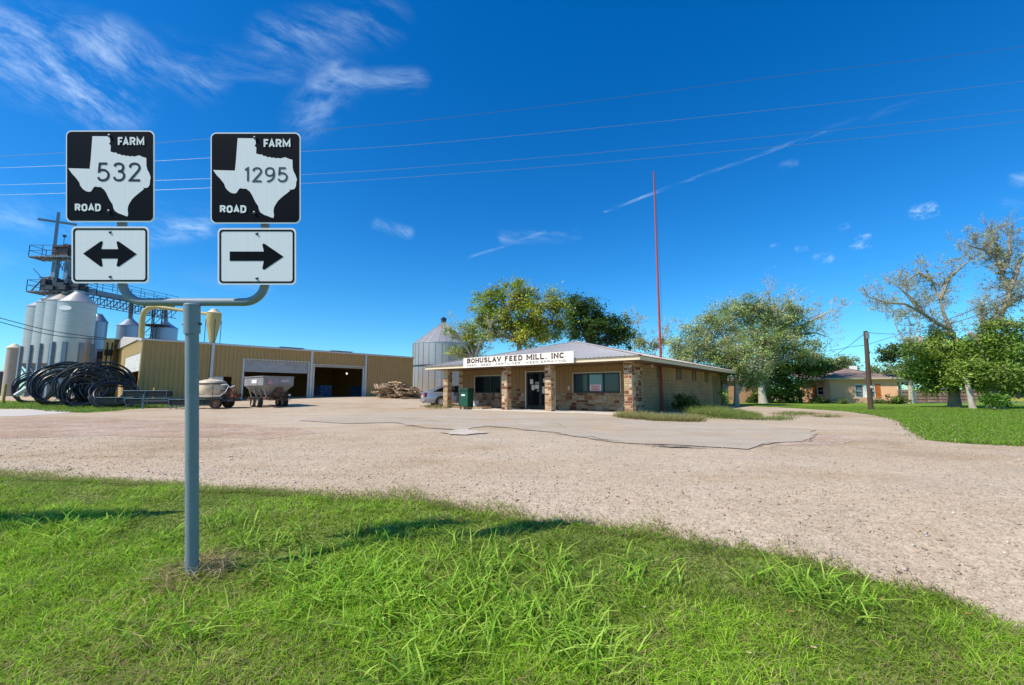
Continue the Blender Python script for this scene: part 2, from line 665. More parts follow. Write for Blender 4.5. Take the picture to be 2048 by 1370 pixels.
strip('pavement_crack', [(630, 843), (690, 848), (790, 846), (850, 857), (930, 862), (975, 853), (1030, 859), (1100, 866), (1230, 886), (1370, 893), (1500, 901), (1530, 889), (1620, 884), (1634, 872)], .035, .027, m_crack, 2)
strip('pavement_crack', [(1230, 887), (1300, 893), (1400, 898), (1450, 897)], .11, .026, m_crack, 21)
strip('pavement_crack', [(690, 830), (790, 836), (860, 843), (980, 852), (1100, 856)], .028, .028, m_crack, 12)
strip('pavement_crack', [(1000, 852), (1060, 846), (1115, 848), (1128, 858)], .035, .028, m_crack, 17)
strip('pavement_crack', [(1095, 868), (1180, 876), (1250, 887)], .07, .029, m_crack, 27)
sheet('chalk_patch', gp((875, 866), (930, 860), (965, 866), (930, 872), (890, 871)), .031, ground_mat('white_caliche', [(.56, .455, .34), (.64, .54, .42)], 2, 40, .2, .3), step=.2, amp=.3, seed=31, grid=.6)
sheet('dirt_track', gp((1630, 872), (1690, 870), (1740, 878), (1690, 890), (1600, 890), (1530, 897)), .011, m_dirt, step=.4, amp=.3, seed=33)

LAWN = [(1488, 812), (1560, 815), (1640, 820), (1700, 824), (1760, 833), (1795, 843), (1815, 855), (1830, 868), (1850, 880), (1930, 888), (2048, 894), (2300, 905)]
lawn, lawn_line = sheet('lawn', [(p.x, p.y) for p in gp(*LAWN)] + [(75, 12), (75, 70), (20, 70), (15, 46)], .012, m_lawn, step=.25, amp=.16, seed=41, grid=1.)
STRIP = [(-150, 818), (60, 818), (100, 824), (170, 826), (260, 819), (330, 815), (400, 813), (400, 806), (230, 802), (0, 802), (-150, 802)]
gstrip, gstrip_line = sheet('grass_strip', gp(*STRIP), .012, m_lawn, step=.4, amp=.25, seed=43)
VERGE = [(-500, 935), (0, 955), (200, 963), (400, 977), (560, 990), (700, 1000), (850, 1005), (920, 1017), (1000, 1033), (1090, 1045), (1160, 1052), (1250, 1066),
         (1340, 1075), (1400, 1087), (1500, 1107), (1570, 1117), (1620, 1127), (1700, 1152), (1790, 1177), (1850, 1188), (1900, 1208), (1960, 1238), (2048, 1275), (2200, 1335)]
verge, verge_line = sheet('grass_verge', [(p.x, p.y) for p in gp(*VERGE)] + [(3.4, .6), (3, -3), (-14, -3)], .014, m_turf, step=.12, amp=.16, seed=47, grid=1.)
sheet('road', [(36, 50), (90, 40), (90, 44), (36, 54)], .02, ground_mat('far_asphalt', [(.16, .155, .15), (.2, .19, .18)], 1, 40, .1, 0), step=50, amp=0)
sheet('flower_field', [(36, 58), (120, 48), (140, 90), (40, 100)], .02, ground_mat('yellow_meadow', [(.35, .32, .03), (.45, .38, .04), (.25, .28, .05)], .6, 8, .3, 0), step=50, amp=0, grid=3)


# ------------------------------------------------------------------ grass blades
def blades(name, P, h, w, lean, col, m, curve=1.0):
    """P (n,3), h,w,lean (n,), col (n,3): each blade is three quads bending over"""
    n = len(P)
    az = rng.uniform(0, 2 * np.pi, n)
    fa = rng.uniform(0, np.pi, n)
    d = np.stack([np.cos(az), np.sin(az), np.zeros(n)], 1)
    s = np.stack([np.cos(fa), np.sin(fa), np.zeros(n)], 1)
    vs = np.empty((n, 4, 2, 3))
    for i, t in enumerate((0, .38, .72, 1.)):
        c = P + d * (lean * h * (t ** (1 + curve)))[:, None]
        c[:, 2] += h * t * (1 - .35 * np.clip(lean, 0, 1.6) * t)
        ww = w * (1, .9, .6, .12)[i] * .5
        vs[:, i, 0] = c - s * ww[:, None]
        vs[:, i, 1] = c + s * ww[:, None]
    b = np.arange(n)[:, None, None] * 8
    q = np.array([[0, 1, 3, 2], [2, 3, 5, 4], [4, 5, 7, 6]])
    fs = (b + q[None]).reshape(-1, 4)
    shade = np.array([.58, .95, 1.14])  # roots coloured darker and tips lighter, painting in shade low in the grass
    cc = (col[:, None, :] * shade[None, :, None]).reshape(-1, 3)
    return np_mesh(name, vs.reshape(-1, 3), fs, cc, m)


def inside(poly, x, y):
    px_ = np.array([p[0] for p in poly]); py_ = np.array([p[1] for p in poly])
    r = np.zeros(len(x), bool)
    j = len(px_) - 1
    for i in range(len(px_)):
        c = ((py_[i] > y) != (py_[j] > y)) & (x < (px_[j] - px_[i]) * (y - py_[i]) / (py_[j] - py_[i] + 1e-12) + px_[i])
        r ^= c
        j = i
    return r


def zga(x, y):
    def ss(a, b, v):
        t = np.clip((v - a) / (b - a), 0, 1)
        return t * t * (3 - 2 * t)
    return .64 * ss(25, 46, y) * (1 - ss(-9, 3, x)) - .38 * (1 - ss(1.5, 5.2, y))


def lowfreq(x, y, sc, seed):
    return np.array([noise.noise(Vector((a * sc, b * sc, seed))) for a, b in zip(x, y)])


m_blade = mat('grass_blade', vcol=True, rough=.55, var=0, fine=0, spec=.3, trans=.5)
GREEN = np.array([(.36, .58, .038), (.44, .65, .052), (.51, .67, .08), (.27, .47, .028)])
STRAW = np.array([(.62, .50, .25), (.54, .42, .19), (.44, .32, .16)])


def pick(pal, n, jit=.18):
    c = pal[rng.integers(0, len(pal), n)]
    return c * (1 + rng.uniform(-jit, jit, (n, 1)))


# verge turf: density falls off with distance from where one stands on the shoulder
NT = 230000
yv = 1.25 + (7.6 - 1.25) * rng.uniform(0, 1, NT) ** 1.35
xv = rng.uniform(-1.28, 1.28, NT) * yv
k = inside([(p.x, p.y - .07) for p in verge_line], xv, yv + .35 * (rng.uniform(0, 1, NT) ** 6) * np.sign(rng.uniform(-1, 1, NT)) * .5)
xv, yv = xv[k], yv[k]
n = len(xv)
lf = lowfreq(xv, yv, 1.1, 3.3)
lf2 = lowfreq(xv, yv, 3.7, 8.8)
lf3 = lowfreq(xv, yv, .55, 1.7)
lush = np.clip(.5 + 1.3 * lf + .9 * lf2, 0, 1)
dry = np.clip(-.05 - 1.0 * lf3 + .9 * lf2 - .3 * lf, 0, 1)
# worn, dry strip in front of the sign and down to the bottom left corner
dry = np.maximum(dry, .75 * np.exp(-(((xv + 1.9) / .9) ** 2 + ((yv - 2.35) / .32) ** 2)))
dry = np.maximum(dry, .6 * np.exp(-(((xv - 2.0) / .8) ** 2 + ((yv - 2.0) / .5) ** 2)))
h = (.03 + .062 * lush) * rng.uniform(.55, 1.3, n)
h *= np.where(yv > 4.4, .8, 1.0)
w = rng.uniform(.003, .0062, n) * (.8 + .14 * yv)
lean = rng.uniform(.35, 1.9, n)
isdry = rng.uniform(0, 1, n) < (.07 + .55 * dry)
col = np.where(isdry[:, None], pick(STRAW, n), pick(GREEN, n, .28) * (0.66 + .5 * lush)[:, None])
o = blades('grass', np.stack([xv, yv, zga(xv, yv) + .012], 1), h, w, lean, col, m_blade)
tag(o, kind='stuff')


# broad-bladed clumps standing out of the turf
def clump(px, py, n, rad, hh, ww, pal, P_, H_, W_, L_, C_):
    g = G(px, py)
    a = rng.uniform(0, 2 * np.pi, n); r = rad * np.sqrt(rng.uniform(0, 1, n))
    x, y = g.x + r * np.cos(a), g.y + r * np.sin(a)
    P_.append(np.stack([x, y, zga(x, y) + .012], 1))
    H_.append(hh * rng.uniform(.5, 1.15, n)); W_.append(ww * rng.uniform(.6, 1.2, n)); L_.append(rng.uniform(.3, 1.7, n)); C_.append(pick(pal, n))


def clump_mesh(name, specs, **kw):
    A = [[], [], [], [], []]
    for s_ in specs:
        clump(*s_, *A)
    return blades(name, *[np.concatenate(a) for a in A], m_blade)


BROAD = np.array([(.42, .67, .06), (.50, .72, .09), (.33, .57, .04), (.58, .76, .12)])
sp = []
for px, py, k in [(300, 1270, 26), (345, 1295, 18), (640, 1170, 110), (700, 1190, 120), (760, 1160, 90), (820, 1210, 120), (760, 1260, 90), (620, 1230, 70), (900, 1230, 110), (960, 1180, 90), (1010, 1240, 110),
                  (1060, 1290, 100), (1150, 1300, 90), (1190, 1330, 60), (860, 1340, 60), (800, 1355, 40), (1240, 1200, 60), (1640, 1200, 110), (1560, 1190, 60), (1690, 1215, 70), (1000, 1130, 90), (1110, 1150, 80),
                  (900, 1120, 60), (1300, 1160, 70), (660, 1130, 50), (480, 1050, 60), (540, 1090, 70), (180, 1080, 70), (100, 1060, 60), (300, 1090, 60), (420, 1290, 40), (930, 1290, 70), (740, 1110, 50), (1130, 1230, 80), (560, 1160, 60)]:
    g = G(px, py)
    sp.append((px, py, k, .16 + .02 * g.y, .19, .0135, BROAD))
tag(clump_mesh('broad_bladed_grass', sp), kind='stuff')
# a crest of taller seed stalks
sp = []
for i in range(46):
    px = 700 + rng.uniform(0, 760); py = 1062 + (px - 700) * .045 + rng.uniform(0, 40)
    sp.append((px, py, 9, .12, .19, .0045, np.array([(.2, .25, .06), (.26, .24, .1), (.16, .26, .04)])))
for i in range(60):
    px = rng.uniform(0, 560); py = 1040 + rng.uniform(0, 170)
    sp.append((px, py, 8, .12, .17, .0045, np.array([(.2, .25, .06), (.3, .26, .1), (.16, .26, .04)])))
for i in range(50):
    px = rng.uniform(1350, 1950); py = 1090 + (px - 1350) * .26 + rng.uniform(20, 120)
    sp.append((px, py, 8, .12, .12, .004, np.array([(.2, .17, .07), (.26, .2, .09), (.16, .2, .04)])))
tag(clump_mesh('seed_stalks', sp), kind='stuff')
# straw heaped round the foot of the sign post
sg = G(384, 1150)
A = [[], [], [], [], []]
clump(384, 1158, 300, .22, .17, .0065, np.array([(.74, .56, .30), (.60, .42, .21), (.34, .21, .10), (.82, .68, .44)]), *A)
clump(384, 1185, 300, .50, .13, .006, np.array([(.74, .56, .28), (.58, .42, .2)]), *A)
A[3] = [a * 1.6 for a in A[3]]
o = blades('dry_straw_clump', *[np.concatenate(a) for a in A], m_blade)
tag(o, 'tangle of dry brown straw heaped round the foot of the sign post', 'straw')
# ragged fringe where the turf creeps onto the gravel
vl = [p for p in verge_line if 1.6 < p.y < 7.4 and abs(p.x) < 1.35 * p.y]
NF = 24000
ia = rng.integers(0, len(vl), NF)
fx_ = np.array([p.x for p in vl])[ia] + rng.normal(0, .05, NF); fy_ = np.array([p.y for p in vl])[ia]
pn = lowfreq(fx_, fy_, 1.6, 5.5)
fy_ = fy_ - .14 + np.abs(rng.normal(0, 1, NF)) * (.14 + .30 * np.clip(pn + .1, 0, 1))
fdry = rng.uniform(0, 1, NF) < .5
o = blades('edge_grass', np.stack([fx_, fy_, zga(fx_, fy_) + .01], 1), rng.uniform(.02, .06, NF), rng.uniform(.004, .007, NF), rng.uniform(.6, 2., NF),
           np.where(fdry[:, None], pick(STRAW * .8, NF), pick(GREEN * .8, NF)), m_blade)
tag(o, kind='stuff')
# lawn blades on the far side
NL = 95000
yl = 8.2 + 26 * rng.uniform(0, 1, NL) ** 1.3
xl = yl * rng.uniform(.5, 1.3, NL)
k = inside([(p.x, p.y) for p in lawn_line], xl + .3 * (rng.uniform(0, 1, NL) ** 3) * np.sign(rng.uniform(-1, 1, NL)), yl + .3 * (rng.uniform(0, 1, NL) ** 3) * np.sign(rng.uniform(-1, 1, NL)))
xl, yl = xl[k], yl[k]
n = len(xl)
lf = lowfreq(xl, yl, .5, 4.2)
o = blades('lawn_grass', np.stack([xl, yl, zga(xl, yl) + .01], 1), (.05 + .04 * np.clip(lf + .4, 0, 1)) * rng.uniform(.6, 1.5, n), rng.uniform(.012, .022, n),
           rng.uniform(.1, 1., n), np.where((rng.uniform(0, 1, n) < .12)[:, None], pick(STRAW, n), pick(np.array([(.26, .43, .035), (.32, .47, .05), (.22, .37, .03)]), n)), m_blade)
tag(o, kind='stuff')
NL = 9000
ii = rng.uniform(0, 1, NL)
pxs = rng.uniform(-60, 400, NL); pys = rng.uniform(803, 826, NL)
Q = np.array([tuple(G(a, b)) for a, b in zip(pxs[:2500], pys[:2500])])
Q = np.repeat(Q, 6, 0); Q[:, 0] += rng.normal(0, .35, len(Q)); Q[:, 1] += rng.normal(0, .35, len(Q))
Q = Q[inside([(p.x, p.y) for p in gstrip_line], Q[:, 0], Q[:, 1])]
Q[:, 2] = zga(Q[:, 0], Q[:, 1]) + .01
n = len(Q)
o = blades('strip_grass', Q, rng.uniform(.06, .2, n), rng.uniform(.015, .03, n), rng.uniform(.1, 1., n), pick(np.array([(.17, .32, .03), (.22, .36, .05), (.3, .32, .1)]), n), m_blade)
tag(o, kind='stuff')
# tall unmown grass beside the mill, under the flag pole and on the driveway islands
TALL = np.array([(.44, .38, .14), (.36, .35, .10), (.52, .42, .19), (.27, .32, .08)])
TALLG = np.array([(.22, .30, .05), (.28, .35, .07), (.34, .36, .11), (.18, .26, .04)])
sp = []
for i in range(190):
    t = rng.uniform(); px = 1238 + 160 * t; py = 829 + 8 * t + rng.uniform(0, 7) + 3 * math.sin(t * 3)
    sp.append((px, py, 26, .35, .34 * (1.1 - .4 * abs(t - .3)), .014, TALL))
for i in range(230):
    t = rng.uniform(); px = 1385 + 125 * t; py = 812 + 18 * t + rng.uniform(0, 1) * 22 * (1 - .5 * t)
    sp.append((px, py, 26, .45, .5 * (1.15 - .7 * t), .016, TALLG))
for cx, cy, rx, ry, nn in [(1590, 829, 36, 4, 40), (1555, 838, 30, 4, 34), (1500, 829, 14, 3, 16), (1430, 837, 34, 4, 26), (1650, 834, 14, 2, 10)]:
    for i in range(nn):
        a = rng.uniform(0, 6.28); q = math.sqrt(rng.uniform())
        sp.append((cx + rx * q * math.cos(a), cy + ry * q * math.sin(a), 20, .4, .16, .014, TALLG))
for cx, cy, rx, ry, nn in [(880, 815, 34, 3, 46), (912, 812, 22, 3, 30)]:
    for i in range(nn):
        a = rng.uniform(0, 6.28); q = math.sqrt(rng.uniform())
        sp.append((cx + rx * q * math.cos(a), cy + ry * q * math.sin(a), 18, .35, .3, .014, TALL))
for i in range(40):
    sp.append((rng.uniform(830, 880), rng.uniform(786, 794), 20, .5, .8, .03, TALLG))
tag(clump_mesh('unmown_grass', sp), kind='stuff')

# ------------------------------------------------------------------ loose stones on the near gravel
NS = 42000
ysn = 2.2 + 9.5 * rng.uniform(0, 1, NS) ** 1.5
xsn = rng.uniform(-1.3, 1.3, NS) * ysn
k = ~inside([(p.x, p.y) for p in verge_line], xsn, ysn) & ~inside([(p.x, p.y) for p in apron_line], xsn, ysn)
xsn, ysn = xsn[k], ysn[k]
n = len(xsn)
r_ = rng.uniform(.004, .011, n) * (1 + .9 * (rng.uniform(0, 1, n) > .95))
base = np.stack([xsn, ysn, zga(xsn, ysn) + .006 + r_ * .3], 1)
th = rng.uniform(0, 6.28, n)
o8 = np.array([(1, 0, 0), (0, 1, 0), (-1, 0, 0), (0, -1, 0), (0, 0, .7), (0, 0, -.7)])
j = rng.uniform(.65, 1.35, (n, 6, 1)) * o8[None] * r_[:, None, None]
ca_, sa_ = np.cos(th)[:, None], np.sin(th)[:, None]
jx = j[:, :, 0] * ca_ - j[:, :, 1] * sa_
jy = j[:, :, 0] * sa_ + j[:, :, 1] * ca_
vs = np.stack([jx, jy, j[:, :, 2]], 2) + base[:, None, :]
tri = np.array([(0, 1, 4), (1, 2, 4), (2, 3, 4), (3, 0, 4), (1, 0, 5), (2, 1, 5), (3, 2, 5), (0, 3, 5)])
fs = (np.arange(n)[:, None, None] * 6 + tri[None]).reshape(-1, 3)
pal = np.array([(.55, .44, .33), (.48, .36, .26), (.61, .52, .42), (.43, .31, .22), (.52, .43, .35), (.35, .26, .19)])
cc = np.repeat(pick(pal, n, .15), 8, 0)
tag(np_mesh('gravel', vs.reshape(-1, 3), fs, cc, mat('loose_stone', vcol=True, rough=.9, var=0, fine=0, spec=.15)), kind='stuff')
# fallen leaves on the verge
LV = [(1763, 1217), (1582, 1243), (1938, 1248), (1797, 1152), (1630, 1320), (1567, 1172), (1500, 1330), (1290, 1235)]
m_leaf = mat('fallen_leaf', vcol=True, var=.1, rough=.7)
for i, (px, py) in enumerate(LV):
    g = G(px, py)
    mb = MB(); mb.col = [(.42, .15, .05), (.38, .13, .05), (.45, .2, .07), (.13, .05, .02), (.5, .38, .2), (.4, .18, .06), (.5, .42, .25), (.42, .36, .2)][i]
    a = rng.uniform(0, 6.28)
    s_ = .013
    pts = [(1.5, 0, .3), (.6, .6, 0), (-.6, .55, .1), (-1.4, 0, .5), (-.6, -.55, .15), (.6, -.6, .1)]
    mb.add([(s_ * (x * math.cos(a) - y * math.sin(a)), s_ * (x * math.sin(a) + y * math.cos(a)), s_ * z) for x, y, z in pts], [(0, 1, 2, 3), (0, 3, 4, 5)])
    o = mb.build('fallen_leaf', m_leaf, loc=g + Vector((0, 0, .05 if i != 3 else .02)))
    tag(o, ['orange fallen leaf on the grass verge at its right side', 'small orange fallen leaf in the middle of the grass verge', 'orange fallen leaf at the far right of the verge edge',
            'dark brown fallen leaf lying on the pale gravel', 'pale tan fallen leaf low on the verge at right', 'orange fallen leaf close under the gravel edge', 'pale straw-coloured leaf at the bottom of the verge',
            'faded tan leaf in the grass near the middle'][i], 'leaf', 'fallen leaves')
# ------------------------------------------------------------------ stroke lettering
def cat_rom(pts, k=5, closed=False):
    P = [Vector((p[0], p[1])) for p in pts]
    n = len(P)
    out = []
    for i in range(n if closed else n - 1):
        p0 = P[(i - 1) % n] if closed or i > 0 else P[0] * 2 - P[1]
        p1, p2 = P[i], P[(i + 1) % n]
        p3 = P[(i + 2) % n] if closed or i + 2 < n else P[-1] * 2 - P[-2]
        for j in range(k):
            t = j / k
            out.append(.5 * ((2 * p1) + (p2 - p0) * t + (2 * p0 - 5 * p1 + 4 * p2 - p3) * t * t + (3 * p1 - p0 - 3 * p2 + p3) * t ** 3))
    if not closed: out.append(P[-1])
    return out


def arc(cx, cy, rx, ry, a0, a1, n=8):
    return [(cx + rx * math.cos(R(a0 + (a1 - a0) * i / n)), cy + ry * math.sin(R(a0 + (a1 - a0) * i / n))) for i in range(n + 1)]


def sm(pts): return [tuple(p) for p in cat_rom(pts)]


GL = {
    'A': (.62, [[(0, 0), (.31, 1), (.62, 0)], [(.12, .3), (.5, .3)]], [(0, 0), (.62, 0)]),
    'B': (.58, [[(0, 0), (0, 1), (.36, 1)] + arc(.36, .765, .2, .235, 90, -90) + [(.0, .53)], [(.36, .53)] + arc(.36, .265, .22, .265, 90, -90) + [(0, 0)]], [(0, 0), (0, 1)]),
    'C': (.58, [arc(.29, .72, .29, .28, 15, 180) + arc(.29, .28, .29, .28, 180, 345)], []),
    'D': (.58, [[(0, 0), (0, 1), (.28, 1)] + arc(.28, .7, .3, .3, 90, 0) + arc(.28, .3, .3, .3, 0, -90) + [(0, 0), (0, .1)]], [(0, 0), (0, 1)]),
    'E': (.52, [[(.52, 1), (0, 1), (0, 0), (.52, 0)], [(0, .52), (.42, .52)]], []),
    'F': (.52, [[(.52, 1), (0, 1), (0, 0)], [(0, .5), (.42, .5)]], [(0, 0)]),
    'G': (.6, [arc(.3, .72, .3, .28, 20, 180) + arc(.3, .28, .3, .28, 180, 360) + [(.6, .45), (.34, .45)]], []),
    'H': (.58, [[(0, 0), (0, 1)], [(.58, 0), (.58, 1)], [(0, .5), (.58, .5)]], [(0, 0), (0, 1), (.58, 0), (.58, 1)]),
    'I': (.06, [[(.03, 0), (.03, 1)]], [(.03, 0), (.03, 1)]),
    'L': (.5, [[(0, 1), (0, 0), (.5, 0), (.5, .16)]], [(0, 1)]),
    'M': (.84, [[(0, 0), (0, 1), (.42, .22), (.84, 1), (.84, 0)]], [(0, 0), (.84, 0), (0, 1), (.84, 1)]),
    'N': (.6, [[(0, 0), (0, 1), (.6, 0), (.6, 1)]], [(0, 0), (.6, 1)]),
    'O': (.6, [arc(.3, .7, .3, .3, 0, 180) + arc(.3, .3, .3, .3, 180, 360) + [(.6, .7), (.6, .72)]], []),
    'P': (.56, [[(0, 0), (0, 1), (.32, 1)] + arc(.32, .74, .24, .26, 90, -90) + [(0, .48)]], [(0, 0)]),
    'R': (.58, [[(0, 0), (0, 1), (.34, 1)] + arc(.34, .75, .22, .25, 90, -90) + [(0, .5)], [(.3, .5), (.58, 0)]], [(0, 0), (.58, 0)]),
    'S': (.56, [sm([(.54, .8), (.46, .95), (.28, 1), (.1, .95), (.02, .77), (.1, .6), (.28, .52), (.46, .43), (.55, .25), (.46, .06), (.28, 0), (.09, .05), (.01, .21)])], []),
    'T': (.56, [[(0, 1), (.56, 1)], [(.28, 1), (.28, 0)]], [(.28, 0)]),
    'U': (.58, [[(0, 1), (0, .28)] + arc(.29, .28, .29, .28, 180, 360) + [(.58, 1)]], [(0, 1), (.58, 1)]),
    'V': (.62, [[(0, 1), (.31, 0), (.62, 1)]], [(0, 1), (.62, 1)]),
    'W': (.86, [[(0, 1), (.22, 0), (.43, .8), (.64, 0), (.86, 1)]], []),
    'Y': (.6, [[(0, 1), (.3, .48), (.6, 1)], [(.3, .48), (.3, 0)]], []),
    'Z': (.54, [[(0, 1), (.54, 1), (0, 0), (.54, 0)]], []),
    '.': (.08, [[(.04, 0), (.04, .12)]], []),
    ',': (.1, [[(.08, .12), (.08, 0), (.0, -.14)]], []),
    '1': (.26, [[(.0, .84), (.2, 1), (.2, 0)]], []),
    '2': (.58, [sm([(.03, .76), (.08, .92), (.28, 1), (.48, .93), (.55, .75), (.46, .55), (.03, 0)]) + [(.58, 0)]], []),
    '3': (.58, [sm([(.04, .84), (.12, .96), (.28, 1), (.46, .94), (.52, .77), (.44, .58), (.24, .54)]), sm([(.24, .54), (.46, .49), (.57, .29), (.48, .07), (.28, 0), (.1, .05), (.02, .2)])], []),
    '5': (.58, [[(.5, 1), (.1, 1), (.06, .54)] + sm([(.06, .54), (.2, .62), (.38, .6), (.53, .47), (.57, .3), (.5, .1), (.3, 0), (.1, .04), (.01, .19)])], []),
    '9': (.58, [sm([(.56, .7), (.5, .92), (.29, 1), (.08, .92), (.02, .7), (.08, .5), (.29, .41), (.48, .5), (.56, .7)]), sm([(.56, .7), (.56, .42), (.46, .16), (.22, 0), (.1, .0)])], []),
}


def ribbon(mb, pts, hw, fn, d):
    P = [Vector((p[0], p[1])) for p in pts]
    Q = [P[0]]
    for p in P[1:]:
        if (p - Q[-1]).length > 1e-6: Q.append(p)
    n = len(Q)
    vs = []
    for i, p in enumerate(Q):
        a = (Q[i] - Q[i - 1]).normalized() if i > 0 else None
        b = (Q[i + 1] - Q[i]).normalized() if i < n - 1 else None
        if a is None: a = b
        if b is None: b = a
        n1, n2 = Vector((-a.y, a.x)), Vector((-b.y, b.x))
        m = n1 + n2
        m = m.normalized() if m.length > 1e-4 else n1
        k = hw / max(.45, m.dot(n1))
        for s in (-1, 1):
            q = p + m * k * s
            vs.append(fn(q.x, q.y, d))
    mb.add(vs, [(2 * i, 2 * i + 1, 2 * i + 3, 2 * i + 2) for i in range(n - 1)])


def text(mb, string, x0, x1, y0, y1, stroke, fn, d, gap=.24, space=.5, serif=0., word=None):
    """lettering fitted between x0..x1 (centre lines) and y0..y1"""
    wd = 0
    for i, ch in enumerate(string):
        wd += space if ch == ' ' else GL[ch][0] + gap - (.2 if string[i:i + 2] == 'FA' else 0)
    wd -= gap
    sx, sy = (x1 - x0) / wd, (y1 - y0)
    x = 0
    kk = 0
    wi = 0
    for ci, ch in enumerate(string):
        if ch == ' ':
            x += space
            wi += string[ci - 1] != ' '
            continue
        w, lines, ser = GL[ch]
        if word is not None and wi != word: lines, ser = [], []
        for l in lines:
            kk += 1
            ribbon(mb, [(x0 + (x + p[0]) * sx, y0 + p[1] * sy) for p in l], stroke / 2, fn, d - .00025 * (kk % 3))
        if serif:
            for p in ser:
                cx, cy = x0 + (x + p[0]) * sx, y0 + p[1] * sy
                cy += stroke * .12 * (1 if p[1] > .5 else -1)
                ribbon(mb, [(cx - serif, cy), (cx + serif, cy)], stroke * .35, fn, d - .001 - .0002 * (kk % 2))
        x += w + gap - (.2 if string[ci:ci + 2] == 'FA' else 0)


def rrect(x0, x1, y0, y1, r, n=6):
    return arc(x1 - r, y1 - r, r, r, 0, 90, n) + arc(x0 + r, y1 - r, r, r, 90, 180, n) + arc(x0 + r, y0 + r, r, r, 180, 270, n) + arc(x1 - r, y0 + r, r, r, 270, 360, n)


# ------------------------------------------------------------------ farm road sign post
m_galv = mat('painted_galvanised_pipe', (.24, .285, .31), rough=.55, metal=.05, var=.1, scale=5, fine=.06, fscale=60, dirt=(.2, .24, .26), dscale=3, damt=.35)
m_white = mat('white_sheeting', (.93, .90, .87), rough=.4, var=.03, scale=3, fine=0)
m_whiter = mat('white_ribbed_sheeting', (.93, .885, .87), rough=.4, var=.04, scale=6, fine=.05, fscale=1.0, stretch=(150, 1, 1))
m_black = mat('black_sheeting', (.004, .0045, .008), spec=.08, rough=.5, var=.15, scale=4, fine=0)
m_bolt = mat('dull_bolt_metal', (.12, .12, .12), rough=.45, metal=.6, var=.1)
D0 = 3.07
KS = D0 / F
base_pt = CAM + ray(384, 1150) * D0
sgn = empty('road_sign', base_pt, 0, 'grey Y-shaped pipe sign post carrying two black and white farm road panels over arrow panels', 'road sign')
sgn.rotation_euler = (PITCH, 0, 0)


def SX(px): return (px - 384) * KS
def SZ(py): return (1150 - py) * KS
def sfn(u, v, d): return Vector((u, d, v))


mb = MB()
mb.tube([(0, 0, -.35), (0, 0, .0), (0, 0, SZ(612))], .041, 20)
mb.build('pole', m_galv, sgn, smooth=True)
mb = MB()
mb.lathe([(.042, SZ(668)), (.05, SZ(667)), (.05, SZ(609)), (.043, SZ(607))], 20)
col_o = mb.build('collar', m_galv, sgn, smooth=True)
for sx_ in (1, -1):
    mb = MB(); mb.tube([(sx_ * .045, -.0, SZ(648)), (sx_ * .064, -.0, SZ(648))], .010, 6); mb.build('bolt', m_bolt, col_o)
# crossarm: two uprights curving into one horizontal pipe
YB = .045
path = [(SX(233), YB, SZ(285)), (SX(233), YB, SZ(480)), (SX(233), YB, SZ(562))]
path += [(SX(278) + (SX(233) - SX(278)) * math.cos(R(a)), YB, SZ(560) - (SZ(560) - SZ(603)) * math.sin(R(a))) for a in range(10, 91, 10)]
path += [(SX(330), YB, SZ(603)), (SX(430), YB, SZ(603))]
path += [(SX(480) + (SX(523) - SX(480)) * math.sin(R(a)), YB, SZ(562) - (SZ(562) - SZ(603)) * math.cos(R(a))) for a in range(0, 91, 10)]
path += [(SX(523), YB, SZ(480)), (SX(523), YB, SZ(290))]
path = [Vector(p) + Vector((0, -YB * .0, 0)) for p in path]
mb = MB()
mb.tube(path, .0285, 16)
mb.build('crossarm', m_galv, sgn, smooth=True)

TEX = [(607, 112), (718, 113), (720, 150), (712, 158), (723, 172), (722, 210), (735, 214), (745, 217), (757, 216), (768, 226), (782, 226), (794, 235), (806, 231), (818, 238), (832, 236), (846, 241), (858, 238),
       (872, 242), (888, 237), (905, 234), (922, 243), (948, 250), (949, 300), (955, 325), (966, 345), (976, 375), (971, 395), (970, 418), (960, 436), (940, 441), (928, 438), (933, 447), (915, 462), (895, 478), (880, 490),
       (858, 512), (843, 535), (833, 555), (830, 578), (833, 604), (830, 621), (815, 617), (795, 609), (770, 600), (748, 585), (740, 568), (735, 545), (720, 523), (708, 500), (697, 475), (682, 452),
       (660, 434), (640, 434), (627, 430), (614, 437), (607, 450), (600, 461), (585, 465), (565, 460), (545, 445), (530, 425), (524, 405), (515, 392), (498, 370), (478, 350), (466, 333), (454, 315), (590, 319), (597, 250)]


